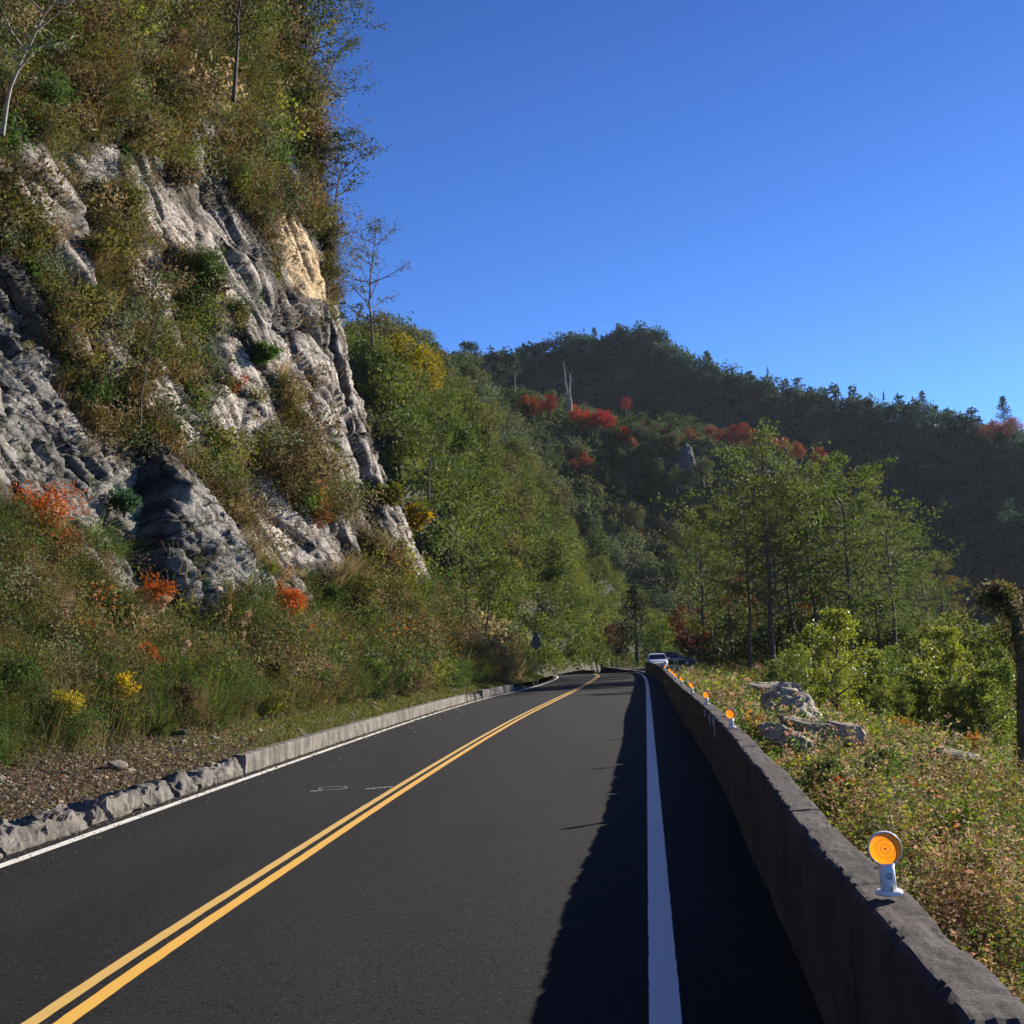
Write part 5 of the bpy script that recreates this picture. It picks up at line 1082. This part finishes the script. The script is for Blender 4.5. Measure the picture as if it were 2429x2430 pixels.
for i, (x, y, s_r, c) in enumerate([(1012, 762, .7, (.3, .09, .04)), (1082, 770, .6, (.36, .1, .04)), (1150, 790, .6, (.3, .05, .04)), (1190, 830, .6, (.26, .1, .05)), (1300, 815, .7, (.2, .09, .05)), (1365, 815, .6, (.26, .08, .05)), (1402, 806, .7, (.28, .08, .05)), (1450, 826, .8, (.24, .1, .05)), (1475, 832, .7, (.27, .1, .05)), (1250, 812, .5, (.24, .08, .05)), (1080, 870, .5, (.2, .07, .04)), (960, 770, .5, (.24, .06, .04))]):
    p = hill_pt(HB, x, y); p = unproj(x, y + 8, np.linalg.norm(p[:2]) * .985); o = place(BT[i % 6], p - [0, 0, 4.0 * s_r], s_r, .95, c, i); o.name = 'red_tree'; tag(o, 'small reddish tree %s' % where(x, y), 'tree', 'red autumn trees on the slopes')
for (xy, lb) in [((1870, 800), 'faded red tree below the ridge at the right frame edge'), ((1905, 795), 'pinkish red tree cut by the right frame edge')]:
    o = place(BT[2], unproj(xy[0], xy[1] + 10, 355) - np.array([0, 0, 5.0]), 1.2, .9, (.26, .1, .07), 1.0); o.name = 'red_tree'; tag(o, lb, 'tree', 'red autumn trees on the slopes')

def wood(H, n, seed, cond, cols, size, cnt, ls, mind, name, label, conifer=.1):
    pts, kk = scatter(H, n, mind, seed, cond); r = np.random.default_rng(seed); a = Acc(); m = len(pts)
    R_ = size * r.uniform(.7, 1.25, m); col = np.array(cols)[r.integers(len(cols), size=m)]
    isc = r.random(m) < conifer
    nl = 7; idx = np.repeat(np.arange(m), nl); off = shell(r, len(idx), 1.0, .8, .8) * R_[idx][:, None] * .7
    tall = np.where(isc[idx], r.uniform(0, 1, len(idx)), 0); off = np.where(isc[idx][:, None], off * (1 - tall)[:, None] * .9 + np.stack([0 * tall, 0 * tall, tall * R_[idx] * 1.5], 1), off)
    c = pts[idx] + off + np.stack([0 * tall, 0 * tall, R_[idx] * .8], 1)
    clumps(a, c, R_[idx] * .55 * (1 - .5 * tall), cnt, ls, col[idx] * np.where(isc[idx][:, None], .6, 1.0) * (1 + r.uniform(-.15, .15, (len(idx), 1))), r, .55, .8, .3)
    tag(a.build(name, LEAF), label, kind='stuff')
wood(HC, 4200, 51, lambda x, y, d, G: ((x > 640) & (x < 2050) & (y < 1150)) * 1.0, [(.028, .07, .045), (.022, .058, .038), (.04, .085, .055), (.055, .1, .075), (.018, .045, .03), (.045, .07, .05)], 3.6, 24, 1.0, 2.9, 'forest', 'dense far forest covering the shaded mountain', .10)
wood(HB, 2300, 52, lambda x, y, d, G: ((x > 640) & (x < 1950)) * 1.0, GB, 2.5, 24, .52, 2.2, 'forest_understorey', 'lower trees filling the gaps on the red-tree slope', .05)
wood(HA, 2200, 53, lambda x, y, d, G: (x > 600) * np.where(x < 900, 2.5, 1.0), GA[:4], 1.5, 44, .26, 1.45, 'forest_understorey', 'bushes filling the gaps on the near sunlit slope', 0.0)
# conifers standing on the skyline
for (x, y, d, s, lb) in [(740, 612, 200, 1.1, 'dark conifer on the skyline right beside the cliff'), (762, 628, 202, .8, 'second dark conifer down from the cliff on the skyline'), (785, 650, 210, .9, 'third dark conifer down from the cliff on the skyline'), (855, 672, 225, .9, 'pointed conifer on the skyline before the saddle'), (937, 665, 252, 1.2, 'flat-topped pine standing in the saddle'), (968, 668, 255, .9, 'small pine right of the flat-topped one in the saddle'),
                         (1075, 625, 448, 1.2, 'conifer on the left shoulder of the peak'), (1120, 618, 455, 1.3, 'conifer left of the summit'), (1165, 610, 460, 1.4, 'summit conifer of the peak'), (1205, 618, 460, 1.3, 'conifer right of the summit'), (1240, 628, 460, 1.3, 'conifer on the right shoulder of the peak'), (1332, 662, 448, 1.6, 'pointed conifer alone on the descending ridge'), (1738, 738, 400, 1.4, 'pointed conifer on the far right ridge'), (1890, 748, 384, 1.7, 'tall conifer near the right frame edge on the ridge')]:
    top = unproj(x, y, d); pr_ = CT[2] if 'flat-topped' in lb else CT[0 if d > 300 else 1]
    o = place(pr_, top - np.array([0, 0, 9.0 * s]), s, 1.0, (.04, .058, .035), x); tag(o, lb, 'conifer', 'conifers on the skyline')
# dead trunks
def snag(path, r0, seed, label, prongs=1):
    t = MB(); r = random.Random(seed)
    pts = [unproj(*q) for q in path]; b0 = pts[0].copy(); pts = [q - b0 for q in pts]
    pts = [pts[0] + (pts[-1] - pts[0]) * k_ / 5 + np.array([r.uniform(-.15, .15), 0, 0]) * (k_ > 0) for k_ in range(6)]
    t.tube(pts, [r0 * (1 - .13 * k_) for k_ in range(6)], 7)
    for _ in range(5):
        k_ = r.randrange(2, 5); q = pts[k_]; t.tube([q, q + np.array([r.uniform(-1.3, 1.3), 0, r.uniform(.3, 1)])], [r0 * .35, .03], 4)
    o = t.build('dead_trunk', PALEBARK); o.location = b0; tag(o, label, 'dead tree', 'bare dead trunks on the slopes')
snag([(1072, 775, 262), (1063, 682, 262)], .32, 1, 'left taller bleached trunk of the pair on the slope'); snag([(1075, 775, 261), (1074, 705, 261)], .42, 2, 'thicker bleached trunk of the pair on the slope')
snag([(928, 752, 250), (923, 684, 250)], .3, 3, 'single bleached trunk below the saddle'); snag([(1448, 715, 425), (1448, 690, 425)], .4, 4, 'short dead stub on the long ridge'); snag([(1666, 755, 408), (1665, 738, 408)], .4, 5, 'thin dead stub far right on the ridge')
# rock outcrop on the slope
o = stone('rock_outcrop', (7, 6, 9), 67, concrete('outcrop_stone', (.1, .1, .1), (.22, .2, .19), (.05, .05, .05), .25, .8), 60); o.location = unproj(1294, 890, 250); o.rotation_euler = (.1, .15, .9); tag(o, 'bare grey rock outcrop showing through the wooded slope', 'rock')

# ------------------------------------------------------------------ trees by the bend and on the cliff
def ctree(x0, y0, d, ty, lb, col, seed, name='slender_tree', ht=10, Rc=2.2, nb=16, per=9, leaf=.14, lean=(0, 0), bark=None, bare=False, c0=.3, r0=.1, kind='open', clr=.4, up=.5, cat='tree', group=None, z0=None):
    p = unproj(x0, y0, d); t = make_tree(name, seed, bark=bark, col=col, leaf=leaf, Ht=ht, r0=r0, c0=c0, Rc=Rc, nb=nb, per=per, lean=lean, bare=bare, kind=kind, clr=clr, up=up)
    t.location = p; tag(t, lb, cat, group); return t
def height(y0, y1, d): return abs(y1 - y0) * d / FD
ctree(878, 1150, 62, 0, 'slender leaning tree with a bare lower trunk at the end of the cliff', (.12, .16, .035), 901, ht=height(1150, 890, 62), Rc=1.9, nb=18, per=8, lean=(1.6, 0), r0=.075)
ctree(915, 1195, 60, 0, 'smaller twisted tree right of the slender leaning one', (.13, .16, .04), 902, ht=height(1195, 1060, 60), Rc=1.6, nb=12, per=9, lean=(1.0, 0), r0=.06)
ctree(808, 930, 72, 0, 'forked tree half way up the near sunlit slope', (.1, .14, .035), 903, ht=6.0, Rc=2.0, nb=14, per=12, lean=(1.4, 0), r0=.07)
ctree(702, 640, 70, 0, 'nearly bare tree standing against the sky at the cliff shoulder', (.09, .1, .035), 904, name='bare_tree', ht=height(640, 410, 70), Rc=2.2, nb=22, per=3, bare=True, kind='open', c0=.12, r0=.09, lean=(.3, 0))
p, nn_, d_ = near_cliff(590, 270)
ctree(560, 330, d_ - 1, 0, 'large loose-crowned tree overhanging the sky at the cliff top', (.075, .1, .03), 905, name='cliff_tree', ht=10, Rc=3.6, nb=34, per=20, lean=(1.0, 0), r0=.14, c0=.06, kind='round', clr=.5, bare=True)
ctree(440, 170, 40, 0, 'tall thin tree leaning right near the top of the frame', (.1, .115, .035), 906, name='cliff_tree', ht=6, Rc=1.8, nb=16, per=9, lean=(.7, 0), r0=.07, bare=True)
ctree(630, 420, 58, 0, 'small twiggy tree on the cliff rim under the large one', (.07, .085, .03), 907, name='cliff_tree', ht=4.5, Rc=1.8, nb=14, per=7, lean=(.9, 0), r0=.06, bare=True)
ctree(5, 215, 21, 0, 'pale bare trunk arching across the upper left corner', (.09, .13, .03), 908, name='cliff_tree', ht=2.6, Rc=.9, nb=12, per=4, lean=(1.1, 0), r0=.035, bark=PALEBARK, bare=True, leaf=.07, clr=.2)
ctree(265, 770, 29, 0, 'thin dark sapling rising from the middle of the cliff', (.1, .13, .04), 909, name='cliff_sapling', ht=3.4, Rc=.8, nb=10, per=4, lean=(.9, 0), r0=.025, leaf=.08, clr=.2)
ctree(370, 870, 32, 0, 'second thin sapling on the cliff, right of the first', (.1, .13, .04), 910, name='cliff_sapling', ht=2.8, Rc=.8, nb=9, per=3, lean=(.8, 0), r0=.02, leaf=.08, clr=.2)
def solo(proto, x, y, d, ht, lb, col, wd=1.0, name=None, cat='tree', group=None, h0=8.0):
    q = unproj(x, y, d); s = ht / h0; o = copy_tree(proto); o.location = q; o.scale = (s * wd, s * wd, s); o.rotation_euler = (0, 0, x); setcol(o, col)
    if name: o.name = name
    return tag(o, lb, cat, group)
solo(CT[0], 1202, 1262, 128, height(1262, 1105, 128), 'dark conical conifer where the road disappears', (.018, .028, .016), 1.15, cat='conifer', h0=9)
solo(BT[0], 1245, 1262, 140, 6.8, 'sunlit green tree right of the dark conifer', (.12, .17, .035))
solo(BT[1], 1135, 1268, 133, 6.6, 'dark red tree left of the dark conifer', (.07, .028, .02), .8, 'maple_tree')
solo(BT[3], 1165, 1266, 140, 6.5, 'brown-red tree touching the dark conifer', (.06, .035, .02), .7, 'maple_tree')
solo(BT[2], 1080, 1280, 118, 4.4, 'round light green bush tree by the far bend', (.10, .15, .05), 1.3)
solo(BT[4], 1050, 1275, 105, 3.2, 'small round green bush left of the larger one by the bend', (.09, .13, .04), 1.3)
solo(BT[5], 1300, 1262, 118, 7.0, 'deep red maple behind the parked cars', (.09, .022, .018), .8, 'maple_tree')
solo(BT[1], 1335, 1255, 112, 5.5, 'scarlet maple at the grove edge', (.22, .04, .02), .4, 'maple_tree')
solo(BT[0], 1392, 1255, 100, 8.2, 'rust-red maple under the grove canopy', (.1, .035, .018), .75, 'maple_tree')
solo(BT[4], 1536, 1255, 92, 6.2, 'orange-red maple glowing between the grove trunks', (.28, .1, .04), .5, 'maple_tree')
for (x, d, c, lb) in [(1360, 122, DGREEN, 'dark shrub tree behind the grove left'), (1430, 112, DGREEN, 'dark shrub tree behind the tallest grove tree'), (1490, 105, (.05, .08, .025), 'dark green shrub tree behind the grove middle'), (1560, 100, (.06, .09, .03), 'green shrub tree behind the grove middle right'), (1650, 96, (.07, .10, .03), 'green shrub tree behind the grove right'), (1730, 92, (.1, .13, .035), 'light shrub tree behind the grove right end'), (1262, 150, DGREEN, 'dark shrub tree behind the parked white car'), (1350, 122, DGREEN, 'dark shrub tree right of the parked dark blue car'), (1375, 96, (.04, .06, .02), 'dark undergrowth tree below the pale leaning trunk'), (1440, 90, (.05, .075, .025), 'undergrowth tree at the foot of the tallest grove tree'), (1515, 86, (.05, .08, .025), 'undergrowth tree at the foot of the grove middle'), (1590, 84, (.06, .09, .03), 'undergrowth tree left of the second tallest grove tree'), (1680, 78, (.08, .11, .03), 'undergrowth tree below the forked grove tree')]:
    o = solo(BT[int(x) % 6], x, 1262, d, 7.0, lb, c, 1.3); o.location.z -= 2.0
for (x, y, d, h_, lb) in [(1276, 925, 238, 5.5, 'dark green tree hiding the left foot of the rock outcrop'), (1303, 932, 238, 5.0, 'dark green tree at the middle foot of the rock outcrop'), (1328, 915, 240, 6.0, 'dark green tree hiding the right side of the rock outcrop')]:
    solo(BT[int(x) % 6], x, y, d, h_, lb, (.055, .08, .03), 1.1)
for (x, y, d, h_, lb) in [(1830, 1320, 44, 3.4, 'yellow-green round bush at the far right thicket'), (1905, 1330, 40, 3.2, 'yellowish bush left of the vine-covered stump'), (1770, 1310, 50, 3.3, 'round olive bush below the last grove trees')]:
    solo(BT[int(x) % 6], x, y, d, h_, lb, (.15, .17, .045), 1.2, 'round_bush', 'bush')
# vine-covered leaning stump at the right edge
t = empty('vine_covered_trunk', unproj(1925, 1640, 13)); b0 = np.array(t.location)
pth = [unproj(x, y, 13) - b0 for (x, y) in ((1937, 1700), (1933, 1500), (1929, 1350), (1928, 1250), (1919, 1180), (1902, 1142), (1880, 1126), (1866, 1133))]
m_ = MB(); m_.tube(pth, [.075, .068, .064, .062, .06, .052, .04, .015], 10); m_.build('trunk', BARK, t, True)
a = Acc(); r = np.random.default_rng(77); pa = np.array(pth); tt = r.random(210) ** .8 * 7
c = np.stack([np.interp(tt, np.arange(8), pa[:, k_]) for k_ in range(3)], 1) + r.normal(0, .045, (210, 3)) * (1 + .6 * (tt[:, None] > 4)); tt2 = np.clip(tt, 3, 7)
clumps(a, c, np.where(tt > 3, .085, .06), 26, .04, pick(r, 210, [OLIVE, BROWN, GREEN, GREYG, DRYC], [2, 1.5, 1.5, 1, .7]), r, .6, .9, .4)
a.build('foliage', LEAF, t); tag(t, 'dark stump wrapped in vines, its top hooking left, at the right frame edge', 'tree stump')

# ------------------------------------------------------------------ far wall round the bend
far = resample(np.array([11.6, 11.3, 9.5, 6.5, 1.0, -8, -20]), np.array([112, 117, 121, 124, 127, 131, 135]), .5)
def thinwall(name, path, h, th, zt, label):
    nl = -normals2(path); z = zt(path); V = []; 
    for (a_, hh_) in ((0, -1.5), (0, h), (th, h), (th, -1.5)): V.append(np.column_stack([path + nl * a_, z + hh_]))
    V = np.stack(V, 1).reshape(-1, 3); n_ = len(path); i = np.arange(n_ - 1)[:, None] * 4 + np.arange(3)[None]
    F = np.stack([i, i + 1, i + 5, i + 4], -1).reshape(-1, 4).tolist(); F += [[0, 1, 2, 3], [(n_ - 1) * 4 + q for q in (3, 2, 1, 0)]]
    return tag(link_mesh(name, V, [tuple(f) for f in F], WALLM), label, 'wall')
thinwall('parapet_wall', far, .85, .2, lambda P: roadz(P), 'dark parapet curving round the outside of the far bend')
# car park sheet
cpk = np.array([(11.9, 99, .01), (36, 97, .01), (40, 128, .01), (12.1, 122, .01)]); tag(link_mesh('car_park', cpk, np.array([[0, 1, 2, 3]]), simple('gravel', (.035, .033, .03), .9, noise=.4, scale=6, bump=.5)), 'gravel lay-by under the trees', kind='structure')

# ------------------------------------------------------------------ warning sign seen from behind
GALV = simple('galvanised_steel', (.33, .35, .37), .45, .7, noise=.15); DKB = simple('sign_back', (.1, .105, .115), .6, .2)
sp_ = on_plane(1013, 1281); t = empty('warning_sign', (sp_[0], sp_[1], 0)); sc = math.dist((0, 0), (sp_[0], sp_[1])) / FD
hp = (1281 - 1225) * sc
m_ = MB(); m_.lathe([(.035, -.3), (.035, hp + .3)], 12); m_.build('pole', GALV, t)
s_ = .55; V = [(0, -.05, hp - .05 + .0), (s_ * .98, -.05, hp + s_ * .75), (0, -.05, hp + 1.5), (-s_ * .98, -.05, hp + s_ * .75)]; V = [(x_ * .78, y_, hp - .1 + (z_ - hp) * .95) for (x_, y_, z_) in V]
V2 = [(x_, y_ - .012, z_) for (x_, y_, z_) in V]
m_ = MB(); m_.add(V + V2, [(0, 1, 2, 3), (7, 6, 5, 4), (0, 4, 5, 1), (1, 5, 6, 2), (2, 6, 7, 3), (3, 7, 4, 0)]); m_.build('sign_panel', DKB, t)
m_ = MB(); m_.box((0, -.02, hp + .45), (.5, .02, .04)); m_.box((0, -.02, hp + .75), (.5, .02, .04)); m_.build('bracket', GALV, t)
tag(t, 'diamond road sign seen from its grey back on a thin pole', 'road sign')
# two cream marker posts by the wall end
CREAM = simple('cream_paint', (.7, .6, .4), .5)
for k_, (x, lb) in enumerate([(1271, 'left cream marker post by the lay-by'), (1277, 'right cream marker post by the lay-by')]):
    q = unproj(x, 1254, 96); m_ = MB(); m_.box((0, 0, -.3), (.12, .05, 1.2)); m_.box((0, 0, .32), (.09, .045, .04)); o = m_.build('marker_post', CREAM); o.location = q; o.rotation_euler = (0, .18, .3); tag(o, lb, 'post', 'cream marker posts')

# ------------------------------------------------------------------ cars
def make_car(name, paint_m, loc, rz, label):
    t = empty(name, loc, rz)      # front towards -Y, length 4.4, width 1.75
    GL = simple('car_glass', (.015, .018, .022), .08, coat=.5); TY = simple('tyre', (.02, .02, .02), .85); RM = simple('rim', (.5, .5, .52), .35, .9); LT = simple('headlamp', (.7, .73, .76), .12, coat=1.0); DK = simple('dark_trim', (.02, .02, .022), .6)
    def ringsec(y, w_, zb, zs, zt, inset):
        return [(-w_ * .9, y, zb), (-w_, y, zb + .12), (-w_, y, zs), (-w_ * (1 - inset * .35), y, zt - .02), (-w_ * (1 - inset), y, zt), (w_ * (1 - inset), y, zt), (w_ * (1 - inset * .35), y, zt - .02), (w_, y, zs), (w_, y, zb + .12), (w_ * .9, y, zb)]
    def loftsec(secs, m_):
        V = [v for s in secs for v in s]; k_ = len(secs[0]); F = []
        for j in range(len(secs) - 1):
            for i in range(k_): F.append((j * k_ + i, j * k_ + (i + 1) % k_, (j + 1) * k_ + (i + 1) % k_, (j + 1) * k_ + i))
        F.append(tuple(range(k_))); F.append(tuple((len(secs) - 1) * k_ + i for i in range(k_))[::-1]); return m_.add(V, F)
    b = MB(); S = [(-2.2, .62, .28, .5, .6, .3), (-2.12, .78, .22, .55, .68, .25), (-1.8, .85, .2, .66, .78, .2), (-1.2, .875, .2, .76, .9, .16), (-.75, .875, .2, .82, .96, .12), (0, .875, .2, .84, .97, .1), (1.1, .875, .2, .85, .98, .1), (1.7, .86, .22, .86, .98, .14), (2.1, .8, .28, .84, .95, .2), (2.2, .68, .34, .75, .88, .3)]
    loftsec([ringsec(*s) for s in S], b); body = b.build('body', paint_m, t, True)
    g = MB(); G = [(-.85, .76, .95), (-.25, .66, 1.36), (.1, .62, 1.42), (.9, .62, 1.42), (1.3, .64, 1.32), (1.85, .72, .97)]
    V = []
    for (y, w_, z) in G: V += [(-.8, y, .94), (-w_, y, z), (w_, y, z), (.8, y, .94)]
    F = []
    for j in range(len(G) - 1):
        for i in range(3): F.append((j * 4 + i, j * 4 + i + 1, (j + 1) * 4 + i + 1, (j + 1) * 4 + i))
    g.add(V, F + [(0, 3, 2, 1)]); g.build('window', GL, t)
    rf = MB()
    loft_pts = [(-.28, .675, 1.375), (.1, .64, 1.445), (.9, .64, 1.445), (1.32, .655, 1.34)]
    V = []
    for (y, w_, z) in loft_pts: V += [(-w_, y, z), (w_, y, z)]
    V += [(x_, y_, z_ - .03) for (x_, y_, z_) in V]; F = []
    for j in range(3): F += [(2 * j, 2 * j + 1, 2 * j + 3, 2 * j + 2), (8 + 2 * j, 8 + 2 * j + 2, 8 + 2 * j + 3, 8 + 2 * j + 1), (2 * j, 2 * j + 2, 8 + 2 * j + 2, 8 + 2 * j), (2 * j + 1, 8 + 2 * j + 1, 8 + 2 * j + 3, 2 * j + 3)]
    F += [(0, 8, 9, 1), (6, 7, 15, 14)]; rf.add(V, F)
    for sx in (-1, 1):
        rf.tube([(sx * .8, -.9, .94), (sx * .68, -.27, 1.37)], [.035, .03], 6); rf.tube([(sx * .8, 1.88, .95), (sx * .655, 1.32, 1.33)], [.05, .04], 6); rf.tube([(sx * .815, .45, .94), (sx * .66, .45, 1.42)], [.03, .028], 6)
    rf.build('roof', paint_m, t)
    for sx in (-1, 1):
        h = MB(); h.lathe([(.0, -.05), (.12, -.03), (.13, .06)], 16, 'y', (sx * .6, -2.13, .6)); o = h.build('headlight', LT, t, True)
        m_ = MB(); m_.box((sx * .97, -.62, 1.0), (.18, .1, .13)); m_.tube([(sx * .85, -.6, .95), (sx * .93, -.62, .98)], [.02, .02], 5); m_.build('mirror', paint_m, t)
        for sy in (-1.35, 1.35):
            w_ = MB(); w_.lathe([(.2, -.1), (.3, -.1), (.32, -.07), (.32, .07), (.3, .1), (.2, .1)], 24, 'x', (sx * .79, sy, .32)); wh = w_.build('wheel', TY, t, True)
            q = MB(); q.lathe([(.0, sx * .105), (.2, sx * .1), (.21, 0)], 20, 'x', (sx * .79, sy, .32)); q.build('rim', RM, wh, True)
    gr_ = MB(); gr_.box((0, -2.16, .52), (.75, .08, .14)); gr_.box((0, -2.17, .33), (1.0, .08, .1)); gr_.build('grille', DK, t)
    pl_ = MB(); pl_.box((0, -2.23, .43), (.4, .02, .12)); pl_.build('number_plate', simple('plate', (.6, .6, .58), .5), t)
    tag(t, label, 'car'); return t
WP = simple('white_car_paint', (.78, .8, .84), .25, coat=.6); NP = simple('navy_car_paint', (.03, .045, .085), .2, coat=1.0)
q = on_plane(1231, 1262.5, 0); make_car('parked_car', WP, (12.6, 106.5, .02), math.radians(-4), 'white car facing the camera behind the end of the parapet')
make_car('parked_car', NP, (14.9, 113, .12), math.radians(78), 'dark blue car parked side-on under the trees, nose to the right')
# drop any prototype that found no place
for pr_ in BT + CT + sap + protos:
    if pr_.location.length < 1e-6:
        for ch in list(pr_.children_recursive): bpy.data.objects.remove(ch)
        bpy.data.objects.remove(pr_)

# ------------------------------------------------------------------ air
hm = bpy.data.materials.new('haze'); hm.use_nodes = True; hn_ = hm.node_tree
for q_ in list(hn_.nodes):
    if q_.type != 'OUTPUT_MATERIAL': hn_.nodes.remove(q_)
pv = hn_.nodes.new('ShaderNodeVolumePrincipled'); pv.inputs['Color'].default_value = (.75, .86, 1.0, 1); pv.inputs['Density'].default_value = .00006; pv.inputs['Anisotropy'].default_value = .2
hn_.links.new(pv.outputs[0], hn_.nodes['Material Output'].inputs['Volume'])
m_ = MB(); m_.box((0, 0, 68), (2840, 2840, 168)); tag(m_.build('haze', hm), 'thin blue mountain air', kind='stuff')
